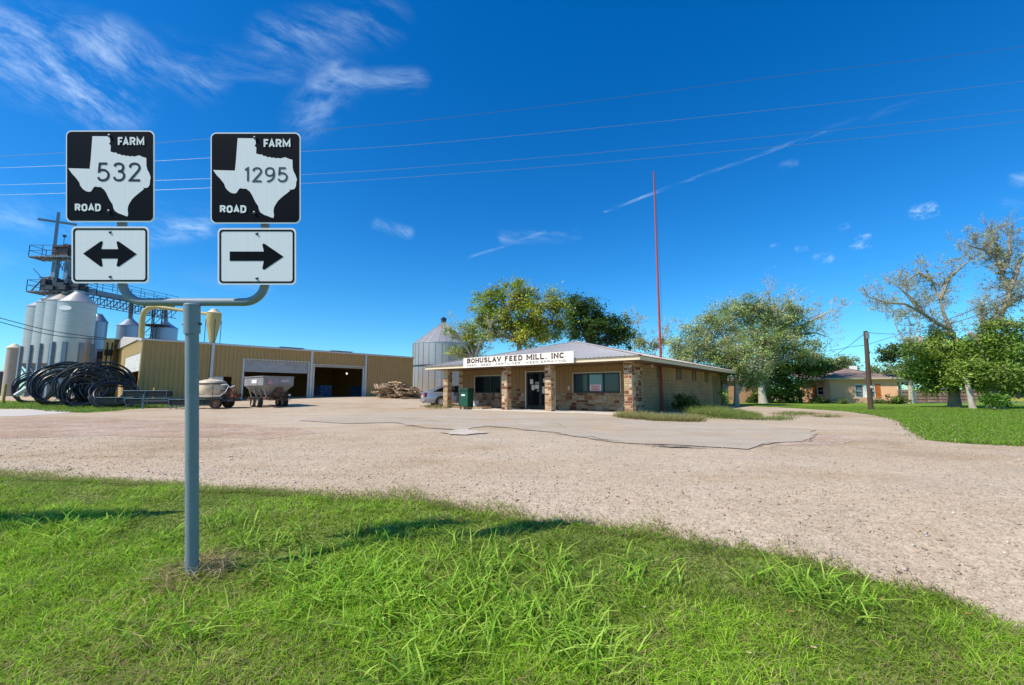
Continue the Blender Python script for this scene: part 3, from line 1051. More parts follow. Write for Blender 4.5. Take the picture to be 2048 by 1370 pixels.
def route_panel(px0, px1, py0, py1, num, nx0, nx1, ny0, ny1, ns, label, ncol):
    W_ = SX(px1) - SX(px0); H_ = SZ(py0) - SZ(py1)
    ox, oz = SX(px0), SZ(py1)
    mb = MB()
    mb.prism(rrect(ox, ox + W_, oz, oz + H_, .038), sfn, -.014, -.010)
    p = mb.build('route_panel', m_white, sgn)
    tag(p, label)
    i = .0085
    mb = MB(); mb.flat(rrect(ox + i, ox + W_ - i, oz + i, oz + H_ - i, .031), sfn, -.0155)
    mb.build('black_field', m_black, p)
    # silhouette traced inside a 560 x 580 box
    tx = lambda x: ox + (x - 437) / 560 * W_
    tz = lambda y: oz + H_ - (y - 75) / 580 * H_
    mb = MB(); mb.flat([(tx(a), tz(b)) for a, b in TEX], sfn, -.017)
    mb.build('state_outline', m_whiter, p)
    mb = MB()
    text(mb, num, tx(nx0), tx(nx1), tz(ny1), tz(ny0), ns / 560 * W_, sfn, -.0185, gap=.27)
    mb.build('route_number', mat('numeral_black' + num, ncol, rough=.5, var=0, fine=0), p)
    mb = MB()
    text(mb, 'FARM', tx(775), tx(931), tz(168), tz(124), 11.5 / 560 * W_, sfn, -.0185, gap=.36)
    mb.build('farm_lettering', m_white, p)
    mb = MB()
    text(mb, 'ROAD', tx(503), tx(656), tz(583), tz(546), 11.5 / 560 * W_, sfn, -.0185, gap=.36)
    mb.build('road_lettering', m_white, p)
    mb = MB()
    for bx, bz in ((712, 588), (715, 110)):
        mb = MB()
        mb.lathe([(.011, 0), (.011, .003), (.007, .006), (.001, .008)], 10, (tx(bx), -.0185, tz(bz)), Matrix.Rotation(R(90), 4, 'X'))
        mb.build('bolt', m_bolt, p, smooth=True)


route_panel(136, 312, 263, 445, '532', 643, 909, 286, 392, 14, 'left black farm road panel with the number 532', (.012, .012, .015))
route_panel(424, 603, 267, 448, '1295', 653, 914, 303, 387, 11.5, 'right black farm road panel with the number 1295', (.05, .055, .065))


def arrow_panel(px0, px1, py0, py1, poly, label):
    ox, W_ = SX(px0), SX(px1) - SX(px0)
    oz, H_ = SZ(py1), SZ(py0) - SZ(py1)
    mb = MB(); mb.prism(rrect(ox, ox + W_, oz, oz + H_, .03), sfn, -.014, -.010)
    p = mb.build('arrow_panel', m_whiter, sgn)
    tag(p, label)
    a, b = .012, .0235
    mb = MB()
    o_, i_ = rrect(ox + a, ox + W_ - a, oz + a, oz + H_ - a, .024), rrect(ox + b, ox + W_ - b, oz + b, oz + H_ - b, .017)
    n = len(o_)
    mb.add([sfn(u, v, -.0155) for u, v in o_ + i_], [(k, (k + 1) % n, n + (k + 1) % n, n + k) for k in range(n)])
    mb.build('border', m_black, p)
    mb = MB()
    mb.flat([(ox + x * W_, oz + H_ - y * H_) for x, y in poly], sfn, -.0155)
    mb.build('arrow', m_black, p)
    mb = MB()
    for v in (.1, .885):
        mb = MB()
        mb.lathe([(.010, 0), (.010, .003), (.006, .006), (.001, .008)], 10, (ox + .5 * W_, -.014, oz + H_ * (1 - v)), Matrix.Rotation(R(90), 4, 'X'))
        mb.build('bolt', m_bolt, p, smooth=True)


DBL = [(.152, .478)] + [(.37, .27), (.385, .258), (.402, .262), (.405, .28), (.385, .4), (.605, .4), (.585, .285), (.588, .265), (.603, .26), (.62, .27), (.845, .487), (.62, .70), (.603, .708), (.588, .70), (.585, .68), (.603, .565),
                        (.388, .565), (.402, .68), (.4, .7), (.385, .708), (.37, .7)]
SGL = [(.155, .415), (.59, .415), (.572, .3), (.575, .28), (.59, .275), (.606, .283), (.842, .505), (.606, .725), (.59, .733), (.575, .725), (.572, .705), (.59, .58), (.155, .58)]
arrow_panel(147, 301, 454, 567, DBL, 'white panel with a double-headed black arrow')
arrow_panel(438, 594, 457, 570, SGL, 'white panel with a single black arrow pointing right')

# unseen board added outside the frame, a guess, to cast the turf shadow
ofs = empty('road_sign', (-5.85, 3.28, zg(-5, 3)), R(4), 'unseen green board on two posts, added to cast a shadow on the turf', 'road sign')
mb = MB(); mb.prism(rrect(-.95, .95, 1.98, 2.6, .05), sfn, -.01, .01); mb.build('board', mat('shadow_board_green', (.01, .12, .06), rough=.4), ofs)
for x in (-.6, .6):
    mb = MB(); mb.tube([(x, .05, -.3), (x, .05, 2.5)], .04, 10); mb.build('post', m_galv, ofs, smooth=True)

# ------------------------------------------------------------------ stone generator
STONES = [(.47, .30, .15), (.52, .35, .185), (.56, .395, .22), (.43, .265, .13), (.54, .375, .23), (.60, .46, .30)]
RUST = [(.24, .08, .035), (.30, .115, .05), (.20, .062, .03), (.34, .155, .07)]
m_stone = mat('rubble_stone', vcol=True, rough=.9, var=.22, scale=5, fine=.2, fscale=30, bump=.5, bscale=18)


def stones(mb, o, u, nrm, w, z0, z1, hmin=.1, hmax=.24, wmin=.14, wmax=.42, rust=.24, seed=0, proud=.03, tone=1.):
    """irregular ashlar on the plane through o spanned by u and z"""
    rr = random.Random(seed)
    o, u, nrm = Vector(o), Vector(u), Vector(nrm)
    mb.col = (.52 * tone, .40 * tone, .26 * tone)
    def P(a, z, d): return o + u * a + Vector((0, 0, z)) + nrm * d
    mb.add([P(0, z0, .002), P(w, z0, .002), P(w, z1, .002), P(0, z1, .002)], [(0, 1, 2, 3)])
    z = z0
    while z < z1 - .03:
        h = rr.uniform(hmin, hmax)
        if z + h > z1 - .06: h = z1 - z
        x = 0
        while x < w - .01:
            ww = rr.uniform(wmin, wmax)
            if x + ww > w - .09: ww = w - x
            cells = [(z, h)]
            if h > .17 and rr.random() < .35:
                k = rr.uniform(.4, .6); cells = [(z, h * k), (z + h * k, h * (1 - k))]
            for cz, chh in cells:
                c = rr.choice(RUST if rr.random() < rust else STONES)
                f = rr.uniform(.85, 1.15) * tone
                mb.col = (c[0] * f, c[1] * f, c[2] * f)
                g = .009
                j = [rr.uniform(0, .012) for _ in range(8)]
                a0, a1, b0, b1 = x + g, x + ww - g, cz + g, cz + chh - g
                q = [(a0 + j[0], b0 + j[1]), (a1 - j[2], b0 + j[3]), (a1 - j[4], b1 - j[5]), (a0 + j[6], b1 - j[7])]
                pr = proud * rr.uniform(.5, 1.1); t = .012
                cx, cz_ = (a0 + a1) / 2, (b0 + b1) / 2
                inn = [(a + (t if a < cx else -t), b + (t if b < cz_ else -t)) for a, b in q]
                vs = [P(a, b, .003) for a, b in q] + [P(a, b, pr * .7) for a, b in q] + [P(a, b, pr) for a, b in inn]
                fs = [(8, 9, 10, 11)] + [(k_, (k_ + 1) % 4, 4 + (k_ + 1) % 4, 4 + k_) for k_ in range(4)] + [(4 + k_, 4 + (k_ + 1) % 4, 8 + (k_ + 1) % 4, 8 + k_) for k_ in range(4)]
                mb.add(vs, fs)
            x += ww
        z += h


# ------------------------------------------------------------------ feed mill office
ZE = 2.60
PR, PL = atz(1280, 719, ZE), atz(850, 739.6, ZE)
PR.z = PL.z = 0
XA = (PR - PL).normalized()
YA = Vector((-XA.y, XA.x, 0))
LM = (PR - PL).length
mill = empty('feed_store', (PL.x, PL.y, 0), math.atan2(XA.y, XA.x), 'tan feed store with stone columns along its porch and a grey hipped metal roof', 'store building')


def M2L(p):
    d = Vector((p[0] - PL.x, p[1] - PL.y, 0))
    return Vector((d.dot(XA), d.dot(YA), p[2] if len(p) > 2 else 0))


def L2W(x, y, z=0):
    return Vector((PL.x, PL.y, 0)) + XA * x + YA * y + Vector((0, 0, z))


def my(px, py, yl):
    """point seen at (px,py) on the local plane y = yl"""
    d = ray(px, py)
    c = M2L(CAM)
    dl = Vector((d.dot(XA), d.dot(YA), d.z))
    return c + dl * ((yl - c.y) / dl.y)


def mx_(px, py, xl):
    d = ray(px, py)
    c = M2L(CAM)
    dl = Vector((d.dot(XA), d.dot(YA), d.z))
    return c + dl * ((xl - c.x) / dl.x)


YW = 2.25
XL_ = my(917, 800, YW).x
XR_ = my(1271, 800, YW).x
WD = mx_(1455, 760, XR_).y + .5
print('mill L', LM, 'depth', WD, 'wall x', XL_, XR_, 'PR', PR, 'PL', PL)
ZF = ZE + .2
ap = my(1150, 683, LM / 2)
ZR = ap.z
RX = ap.x
m_tan = mat('tan_painted_board', (.25, .15, .06), rough=.8, var=.1, scale=1.5, fine=.06, fscale=30)
m_brick = bpy.data.materials.new('tan_block'); m_brick.use_nodes = True
b_ = m_brick.node_tree
bk = N(b_, 'ShaderNodeTexBrick', offset=.5)
bk.inputs['Color1'].default_value = (.40, .245, .10, 1); bk.inputs['Color2'].default_value = (.46, .285, .12, 1); bk.inputs['Mortar'].default_value = (.28, .18, .085, 1)
bk.inputs['Scale'].default_value = 1.; bk.inputs['Mortar Size'].default_value = .012; bk.inputs['Brick Width'].default_value = .42; bk.inputs['Row Height'].default_value = .2
tc_ = N(b_, 'ShaderNodeTexCoord'); mp_ = N(b_, 'ShaderNodeMapping'); mp_.inputs['Rotation'].default_value = (0, R(90), R(90))
sx_ = N(b_, 'ShaderNodeSeparateXYZ'); cx_ = N(b_, 'ShaderNodeCombineXYZ')
b_.links.new(tc_.outputs['Object'], sx_.inputs[0]); b_.links.new(sx_.outputs[1], cx_.inputs[0]); b_.links.new(sx_.outputs[2], cx_.inputs[1])
b_.links.new(cx_.outputs[0], bk.inputs['Vector'])
nz_ = N(b_, 'ShaderNodeTexNoise', i_Scale=.8, i_Detail=6.); b_.links.new(tc_.outputs['Object'], nz_.inputs['Vector'])
mr_ = N(b_, 'ShaderNodeMapRange'); mr_.inputs['From Min'].default_value = .3; mr_.inputs['From Max'].default_value = .7; mr_.inputs['To Min'].default_value = .82; mr_.inputs['To Max'].default_value = 1.12
b_.links.new(nz_.outputs['Fac'], mr_.inputs['Value'])
vm_ = N(b_, 'ShaderNodeVectorMath', operation='SCALE'); b_.links.new(bk.outputs['Color'], vm_.inputs[0]); b_.links.new(mr_.outputs[0], vm_.inputs['Scale'])
b_.links.new(vm_.outputs[0], b_.nodes['Principled BSDF'].inputs['Base Color']); b_.nodes['Principled BSDF'].inputs['Roughness'].default_value = .9
bb_ = N(b_, 'ShaderNodeBump', i_Strength=.5, i_Distance=.01); b_.links.new(bk.outputs['Fac'], bb_.inputs['Height']); bb_.invert = True
b_.links.new(bb_.outputs[0], b_.nodes['Principled BSDF'].inputs['Normal'])
m_roof = mat('grey_metal_roof', (.62, .555, .50), rough=.5, metal=.05, var=.06, scale=.7, fine=.04, fscale=20, dirt=(.52, .47, .43), dscale=.5, damt=.5)
m_cream = mat('cream_fascia', (.78, .65, .44), rough=.7, var=.05)
m_bronze = mat('dark_bronze_frame', (.018, .016, .015), rough=.4, var=.05)
m_glassd = mat('dark_window_glass', (.008, .01, .012), rough=.06, var=0, fine=0, spec=.05)
m_blind = mat('blue_grey_window', (.03, .055, .065), rough=.08, var=.12, scale=1.5, fine=0, spec=.35)
m_blind2 = mat('pale_teal_window', (.10, .21, .24), rough=.1, var=.08, scale=1.5, fine=0, spec=.5)
m_paper = mat('paper', (.62, .58, .52), rough=.8, var=.05)
m_trimw = mat('pale_trim', (.55, .47, .36), rough=.7, var=.05)

# slab
mb = MB()
mb.box(.55, XR_ + .02, .48, YW + .3, -.25, .07)
mb.build('porch_slab', m_conc, mill, bevel=.01)
# front wall: stone wainscot below, boards above, openings left free
def fx(px, py=780): return my(px, py, YW).x
def fz(py, px): return my(px, py, YW).z
ZS = fz(786, 1200)
w1 = (fx(950), fx(1002), fz(787, 980), fz(752, 980))
w2 = (fx(1147), fx(1240.5), fz(785.5, 1190), fz(746, 1190))
dr = (fx(1053), fx(1110), .07, fz(743.5, 1080))
print('wainscot', ZS, 'w1', w1, 'w2', w2, 'door', dr)
ZS = max(.9, min(1.05, ZS))
mb = MB()
segs = [(XL_, dr[0], 1), (dr[1], XR_, 2)]
for a, b, sd in segs:
    stones(mb, (a, YW, 0), (1, 0, 0), (0, -1, 0), b - a, .07, ZS, .13, .27, .2, .52, .3, 60 + sd, tone=.52)  # same stone as the columns, toned down: porch shade put into the colour
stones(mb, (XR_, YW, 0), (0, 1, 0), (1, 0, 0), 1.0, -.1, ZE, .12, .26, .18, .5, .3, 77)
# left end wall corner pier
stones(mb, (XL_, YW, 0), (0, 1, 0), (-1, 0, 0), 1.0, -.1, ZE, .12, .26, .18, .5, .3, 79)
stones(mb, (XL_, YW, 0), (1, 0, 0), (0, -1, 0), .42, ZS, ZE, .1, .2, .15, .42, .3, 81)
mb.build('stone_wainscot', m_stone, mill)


def boards(mb, x0, x1, z0, z1, step=.30):
    x = x0
    while x < x1 - .01:
        e = min(x1, x + step)
        mb.box(x + .006, e - .006, YW + .012, YW + .05, z0, z1)
        x = e
    mb.box(x0, x1, YW + .05, YW + .12, z0, z1)


mb = MB()
xa = XL_ + .42
boards(mb, xa, w1[0], ZS, ZE)
boards(mb, w1[0], w1[1], w1[3], ZE); boards(mb, w1[0], w1[1], ZS, max(ZS + .02, w1[2]))
boards(mb, w1[1], dr[0], ZS, ZE)
boards(mb, dr[0], dr[1], dr[3], ZE)
boards(mb, dr[1], w2[0], ZS, ZE)
boards(mb, w2[0], w2[1], w2[3], ZE); boards(mb, w2[0], w2[1], ZS, max(ZS + .02, w2[2]))
boards(mb, w2[1], XR_, ZS, ZE)
mb.box(XL_, XR_, YW + .13, YW + .3, -.2, ZE)
mb.build('front_wall', m_tan, mill)
mb = MB()
mb.box(XR_ - .25, XR_, YW + .3, WD - .5, -.3, ZE + .02)
mb.build('side_wall', m_brick, mill)
mb = MB()
mb.box(XL_, XL_ + .25, YW + .3, WD - .5, -.3, ZE + .02)
mb.box(XL_ + .25, XR_ - .25, WD - .75, WD - .5, -.3, ZE + .02)
mb.build('rear_wall', m_brick, mill)
# soffit and fascia
mb = MB()
mb.box(.06, LM - .06, .06, WD - .06, ZE + .02, ZE + .06)
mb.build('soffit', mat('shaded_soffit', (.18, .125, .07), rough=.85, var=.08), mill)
mb = MB()
mb.box(0, LM, 0, .05, ZE, ZF - .02)
mb.box(LM - .05, LM, .05, WD, ZE, ZF - .02)
mb.box(0, .05, .05, WD, ZE, ZF - .02)
mb.box(.05, LM - .05, WD - .05, WD, ZE, ZF - .02)
mb.build('fascia', m_cream, mill)
# hip roof with raised ribs
mb = MB()
e = .06
RY0, RY1 = LM / 2, max(LM / 2 + 1, WD - LM / 2)
c_ = [(-e, -e, ZF), (LM + e, -e, ZF), (LM + e, WD + e, ZF), (-e, WD + e, ZF), (RX, RY0, ZR), (RX, RY1, ZR)]
mb.add(c_, [(0, 1, 4), (1, 2, 5, 4), (2, 3, 5), (3, 0, 4, 5)])
mb.add([(x, y, z - .03) for x, y, z in c_], [(0, 1, 4), (1, 2, 5, 4), (2, 3, 5), (3, 0, 4, 5)])
x = 0.
while x < LM:
    t = x / RX if x < RX else (LM - x) / (LM - RX)
    y1, z1 = RY0 * t, ZF + (ZR - ZF) * t
    if t > .02:
        mb.beam((x, -e - .02, ZF + .008), (x, y1, z1 + .008), .035, .03)
    x += .23
y = 0.
while y < WD:
    t = y / RY0 if y < RY0 else (1 if y < RY1 else (WD - y) / (WD - RY1))
    if t > .02:
        mb.beam((LM + e + .02, y, ZF + .008), (LM + (RX - LM) * t, y, ZF + (ZR - ZF) * t + .008), .035, .03)
        mb.beam((-e - .02, y, ZF + .008), (RX * t, y, ZF + (ZR - ZF) * t + .008), .035, .03)
    y += .23
for a in ((0, 4), (1, 4), (2, 5), (3, 5), (4, 5)):
    p, q = Vector(c_[a[0]]), Vector(c_[a[1]])
    mb.beam(p + Vector((0, 0, .035)), q + Vector((0, 0, .035)), .2, .02)
mb.build('roof', m_roof, mill)
# columns
CWD = .40
for px, sd in ((891.5, 1), (1009.5, 2), (1096.5, 3), (1257, 4)):
    xc = my(px, 780, .55).x
    mb = MB()
    a, b, y0, y1 = xc - CWD / 2, xc + CWD / 2, .52, .52 + CWD
    kw = dict(hmin=.09, hmax=.2, wmin=.14, wmax=.4, rust=.27, proud=.022)
    stones(mb, (a, y0, 0), (1, 0, 0), (0, -1, 0), CWD, -.12, ZE, seed=sd * 10, **kw)
    stones(mb, (b, y0, 0), (0, 1, 0), (1, 0, 0), CWD, -.12, ZE, seed=sd * 10 + 1, **kw)
    stones(mb, (b, y1, 0), (-1, 0, 0), (0, 1, 0), CWD, -.12, ZE, seed=sd * 10 + 2, **kw)
    stones(mb, (a, y1, 0), (0, -1, 0), (-1, 0, 0), CWD, -.12, ZE, seed=sd * 10 + 3, **kw)
    mb.build('column', m_stone, mill)


def framed(name, x0, x1, z0, z1, panes, mats, fw=.07, parent=mill):
    mb = MB()
    y0, y1 = YW - .02, YW + .1
    mb.box(x0, x1, y0, y1, z1 - fw, z1); mb.box(x0, x1, y0, y1, z0, z0 + fw)
    mb.box(x0, x0 + fw, y0, y1, z0 + fw, z1 - fw); mb.box(x1 - fw, x1, y0, y1, z0 + fw, z1 - fw)
    for t in panes:
        xm = x0 + (x1 - x0) * t
        mb.box(xm - fw * .5, xm + fw * .5, y0 + .004, y1, z0 + fw, z1 - fw)
    f = mb.build(name, m_bronze, parent)
    ts = [0] + list(panes) + [1]
    for i in range(len(ts) - 1):
        mb = MB()
        mb.box(x0 + (x1 - x0) * ts[i] + .01, x0 + (x1 - x0) * ts[i + 1] - .01, YW + .045, YW + .06, z0 + .02, z1 - .02)
        mb.build('pane', mats[i], f)
    return f


framed('window', w1[0], w1[1], max(ZS, w1[2]), w1[3], (.62,), (m_glassd, m_glassd))
fw2 = framed('window', w2[0], w2[1], max(ZS, w2[2]), w2[3], (.33, .655), (m_blind, m_blind2, m_blind), fw=.08)
tag(fw2, 'three-pane window with a red and white notice in its middle pane')
for q in (w1, w2):
    mb = MB()
    t = .05
    mb.box(q[0] - t, q[1] + t, YW - .012, YW + .05, q[3], q[3] + t)
    mb.box(q[0] - t, q[0], YW - .012, YW + .05, max(ZS, q[2]), q[3]); mb.box(q[1], q[1] + t, YW - .012, YW + .05, max(ZS, q[2]), q[3])
    mb.build('opening_trim', m_trimw, mill)
mb = MB()
mb.box(dr[0] - .07, dr[1] + .07, YW - .05, YW + .05, dr[3], dr[3] + .06)
mb.box(dr[0] - .07, dr[0], YW - .05, YW + .05, .07, dr[3]); mb.box(dr[1], dr[1] + .07, YW - .05, YW + .05, .07, dr[3])
mb.build('opening_trim', m_trimw, mill)
# red and white notice in the middle pane
xm0, xm1 = w2[0] + (w2[1] - w2[0]) * .365, w2[0] + (w2[1] - w2[0]) * .60
zb = max(ZS, w2[2]) + .06
zt = zb + (w2[3] - zb) * .38
mb = MB(); mb.box(xm0, xm1, YW + .03, YW + .036, zb, zt)
po = mb.build('notice', mat('notice_white', (.7, .66, .66), rough=.6, var=.03), fw2)
mb = MB()
m_red = mat('notice_red', (.5, .11, .10), rough=.6, var=.03)
wd_, hd_ = xm1 - xm0, zt - zb
def nf(u, v, d): return Vector((u, d, v))
for a, b, c, d in ((.1, .9, .88, .93), (.1, .9, .07, .12), (.1, .14, .12, .88), (.86, .9, .12, .88)):
    mb.add([nf(xm0 + a * wd_, zb + c * hd_, YW + .027), nf(xm0 + b * wd_, zb + c * hd_, YW + .027), nf(xm0 + b * wd_, zb + d * hd_, YW + .027), nf(xm0 + a * wd_, zb + d * hd_, YW + .027)], [(0, 1, 2, 3)])
for k_, (a, b) in enumerate(((.62, .8), (.4, .56), (.18, .34))):
    x = xm0 + .18 * wd_
    rr = random.Random(k_)
    while x < xm0 + .8 * wd_:
        l = rr.uniform(.05, .1) * wd_
        mb.box(x, min(x + l, xm0 + .82 * wd_), YW + .025, YW + .0285, zb + a * hd_, zb + b * hd_)
        x += l + .02 * wd_
mb.build('notice_print', m_red, fw2)
# glazed double door
mb = MB()
y0, y1 = YW - .01, YW + .1
xm = (dr[0] + dr[1]) / 2
for a, b in ((dr[0], xm - .004), (xm + .004, dr[1])):
    mb.box(a, a + .09, y0, y1, .08, dr[3]); mb.box(b - .09, b, y0, y1, .08, dr[3])
    mb.box(a + .09, b - .09, y0, y1, dr[3] - .1, dr[3]); mb.box(a + .09, b - .09, y0, y1, .08, .3)
dd = mb.build('door', m_bronze, mill)
mb = MB(); mb.box(dr[0] + .02, xm - .02, YW + .04, YW + .06, .1, dr[3] - .02); mb.box(xm + .02, dr[1] - .02, YW + .04, YW + .06, .1, dr[3] - .02)
mb.build('pane', m_glassd, dd)
for px, py, w_, h_ in ((1062.5, 763.5, 6, 9.5), (1073.5, 766, 8, 5), (1065.5, 775, 6, 10), (1074, 773.5, 9, 8), (1076, 781, 5, 5), (1086, 780, 5, 14), (1088, 761, 5, 8)):
    a, b = my(px - w_ / 2, py + h_ / 2, YW), my(px + w_ / 2, py - h_ / 2, YW)
    mb = MB(); mb.box(a.x, b.x, YW + .033, YW + .036, a.z, b.z)
    mb.build('posted_notice', m_paper if h_ > 6 else mat('grey_paper', (.25, .27, .27)), dd)
mb = MB()
a = my(1036.5, 780, YW)
mb.box(a.x - .09, a.x + .09, YW - .05, YW + .01, a.z - .05, a.z + .05)
mb.build('mail_slot', m_bronze, mill)
mb = MB()
a = my(1138, 776, YW)
mb.box(a.x - .05, a.x + .05, YW - .03, YW + .01, a.z - .12, a.z + .12)
mb.build('switch_box', m_trimw, mill)
# sign board with lettering
YS = -.16
s0, s1 = my(927, 716, YS), my(1147, 702.5, YS)
zb0, zt0 = (my(927, 735.5, YS).z + my(1147, 726, YS).z) / 2, (my(927, 716, YS).z + my(1147, 702.5, YS).z) / 2
print('board', s0, s1, zb0, zt0)
mb = MB(); mb.box(s0.x, s1.x, YS, YS + .05, zb0, zt0)
for x in np.linspace(s0.x + .3, s1.x - .3, 5): mb.box(x - .03, x + .03, YS + .05, -.005, zb0 + .1, zb0 + .2)
sb = mb.build('signboard', mat('cream_white_sign', (.88, .80, .68), rough=.5, var=.05, scale=1.2), mill)
hb = zt0 - zb0
wb = s1.x - s0.x
m_brn = mat('brown_lettering', (.07, .022, .012), rough=.6, var=0)
m_gry = mat('grey_lettering', (.12, .10, .09), rough=.6, var=0)
for k_ in range(4):
  mb = MB()
  text(mb, 'BOHUSLAV FEED MILL, INC.', s0.x + .045 * wb, s0.x + .945 * wb, zb0 + .50 * hb, zb0 + .87 * hb, .078, nf, YS - .003, gap=.36, space=.62, serif=.052, word=k_)
  mb.build('name_lettering', m_brn, sb)
for k_ in range(5):
  mb = MB()
  text(mb, 'FEED   SEED   FERTILIZER   WEED SPRAYING', s0.x + .045 * wb, s0.x + .94 * wb, zb0 + .14 * hb, zb0 + .29 * hb, .024, nf, YS - .003, gap=.28, space=.42, word=k_)
  mb.build('trade_lettering', m_gry, sb)
# side wall openings
m_sidewin = mat('brown_side_window', (.16, .10, .055), rough=.5, var=.1)
for x0, x1, ya, yb in ((1314.7, 1320.6, 754, 732), (1353, 1361, 758, 737), (1385, 1390.3, 760, 741), (1410, 1414.6, 762.6, 744)):
    a, b = mx_(x0, ya, XR_), mx_(x1, yb, XR_)
    mb = MB()
    mb.box(XR_ - .05, XR_ + .012, a.y, b.y, a.z, b.z)
    w_ = mb.build('side_window', m_sidewin, mill)
    mb = MB()
    mb.box(XR_ + .0, XR_ + .05, a.y - .05, a.y, a.z - .05, b.z + .05); mb.box(XR_, XR_ + .05, b.y, b.y + .05, a.z - .05, b.z + .05)
    mb.box(XR_, XR_ + .06, a.y, b.y, a.z - .06, a.z)
    mb.build('sill', m_tan, w_)
a, b = mx_(1427, 802, XR_), mx_(1434.5, 753, XR_)
mb = MB(); mb.box(XR_ - .05, XR_ + .02, a.y, b.y, .0, b.z); mb.build('side_door', mat('brown_door', (.24, .155, .08), rough=.6), mill)
a = mx_(1441, 760, XR_)
mb = MB(); mb.beam((XR_ + .06, a.y, .1), (XR_ + .06, a.y, ZE - .05), .09); mb.build('downspout', mat('dark_downspout', (.07, .05, .035), rough=.6), mill)
a = mx_(1447, 777, XR_)
mb = MB(); mb.box(XR_ + .002, XR_ + .22, a.y - .25, a.y + .25, a.z - .35, a.z + .35)
mb.lathe([(.16, 0), (.16, .1), (.1, .14), (.01, .15)], 14, (XR_ + .22, a.y, a.z + .1), Matrix.Rotation(R(90), 4, 'Y'))
mb.build('meter_box', mat('grey_meter', (.42, .42, .40), rough=.5), mill)
a = mx_(1437, 745, XR_)
mb = MB(); mb.lathe([(.03, -.1), (.09, -.06), (.1, 0), (.06, .07), (.02, .09)], 12, (XR_ + .2, a.y, a.z))
mb.build('wall_light', mat('lit_lamp', (.9, .6, .3), emit=(1, .62, .3), estr=4., var=0), mill, smooth=True)
a = mx_(1303.5, 721, XR_ + .3)
mb = MB(); mb.lathe([(.0, .06), (.07, .05), (.05, -.14), (.0, -.15)], 10, (XR_ + .3, a.y, ZE - .05)); mb.tube([(XR_, a.y, ZE - .1), (XR_ + .3, a.y, ZE - .02)], .015, 6)
mb.build('flood_light', m_paper, mill)
# ------------------------------------------------------------------ warehouse
HW = 5.12
WL = atz(287, 677.5, HW); WR = atz(827, 715, HW)
WX = (WR - WL).normalized(); WY = Vector((-WX.y, WX.x, 0)); WLEN = (WR - WL).length
wh = empty('warehouse', (WL.x, WL.y, 0), math.atan2(WX.y, WX.x), 'long tan ribbed metal warehouse with two big open bays', 'warehouse')


class Fr:
    def __init__(s, o, x, y): s.o, s.x, s.y = Vector((o.x, o.y, 0)), x, y
    def loc(s, p):
        d = Vector((p.x, p.y, 0)) - s.o
        return Vector((d.dot(s.x), d.dot(s.y), p.z))
    def w(s, x, y, z=0): return s.o + s.x * x + s.y * y + Vector((0, 0, z))
    def _r(s, px, py):
        d = ray(px, py)
        return s.loc(CAM), Vector((d.dot(s.x), d.dot(s.y), d.z))
    def py(s, px, py, yl):
        c, d = s._r(px, py)
        return c + d * ((yl - c.y) / d.y)
    def px(s, px, py, xl):
        c, d = s._r(px, py)
        return c + d * ((xl - c.x) / d.x)


fw = Fr(WL, WX, WY)
wx = lambda px, py=760: fw.py(px, py, 0).x
wz = lambda px, py: fw.py(px, py, 0).z
EY = fw.px(246, 720, 0).y
HR = fw.px(246, 678, 0).z
print('ridge', EY, HR)
print('warehouse', WLEN, 'end', EY, 'WL', WL, 'WR', WR)
m_wall = mat('tan_ribbed_steel', (.53, .325, .125), rough=.55, var=.07, scale=.6, fine=.03, fscale=20, dirt=(.44, .265, .10), dscale=.35, damt=.4)
m_wtrim = mat('pale_steel_trim', (.66, .62, .58), rough=.5, var=.08)
m_roll = mat('white_rollup_door', (.75, .71, .66), rough=.5, var=.1, scale=2, dirt=(.55, .5, .45), dscale=1.5, damt=.5)
m_roll2 = mat('dusty_rollup_door', (.44, .41, .38), rough=.55, var=.12, scale=2, dirt=(.32, .27, .22), dscale=1.5, damt=.6)
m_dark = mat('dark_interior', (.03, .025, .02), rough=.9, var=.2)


def ribwall(mb, x0, x1, z0, z1, y=0, t=.05, step=.305, off=0):
    mb.box(x0, x1, y + .02, y + .02 + t, z0, z1)
    k = math.ceil((x0 - off) / step)
    x = off + k * step
    while x < x1 - .02:
        mb.add([(x - .07, y + .02, z0), (x - .04, y - .055, z0), (x + .04, y - .055, z0), (x + .07, y + .02, z0),
                (x - .07, y + .02, z1), (x - .04, y - .055, z1), (x + .04, y - .055, z1), (x + .07, y + .02, z1)],
               [(0, 1, 5, 4), (1, 2, 6, 5), (2, 3, 7, 6), (0, 3, 2, 1), (4, 5, 6, 7)])
        x += step


d1 = (wx(487), wx(615), wz(550, 722)); d2 = (wx(628), wx(725), wz(676, 732)); d3 = (wx(427), wx(465), wz(446, 753))
mb = MB()
for a, b in ((0, d3[0]), (d3[1], d1[0]), (d1[1], d2[0]), (d2[1], WLEN)):
    ribwall(mb, a, b, -.3, HW)
for d_ in (d1, d2, d3):
    ribwall(mb, d_[0], d_[1], d_[2], HW)
mb.build('front_wall', m_wall, wh)
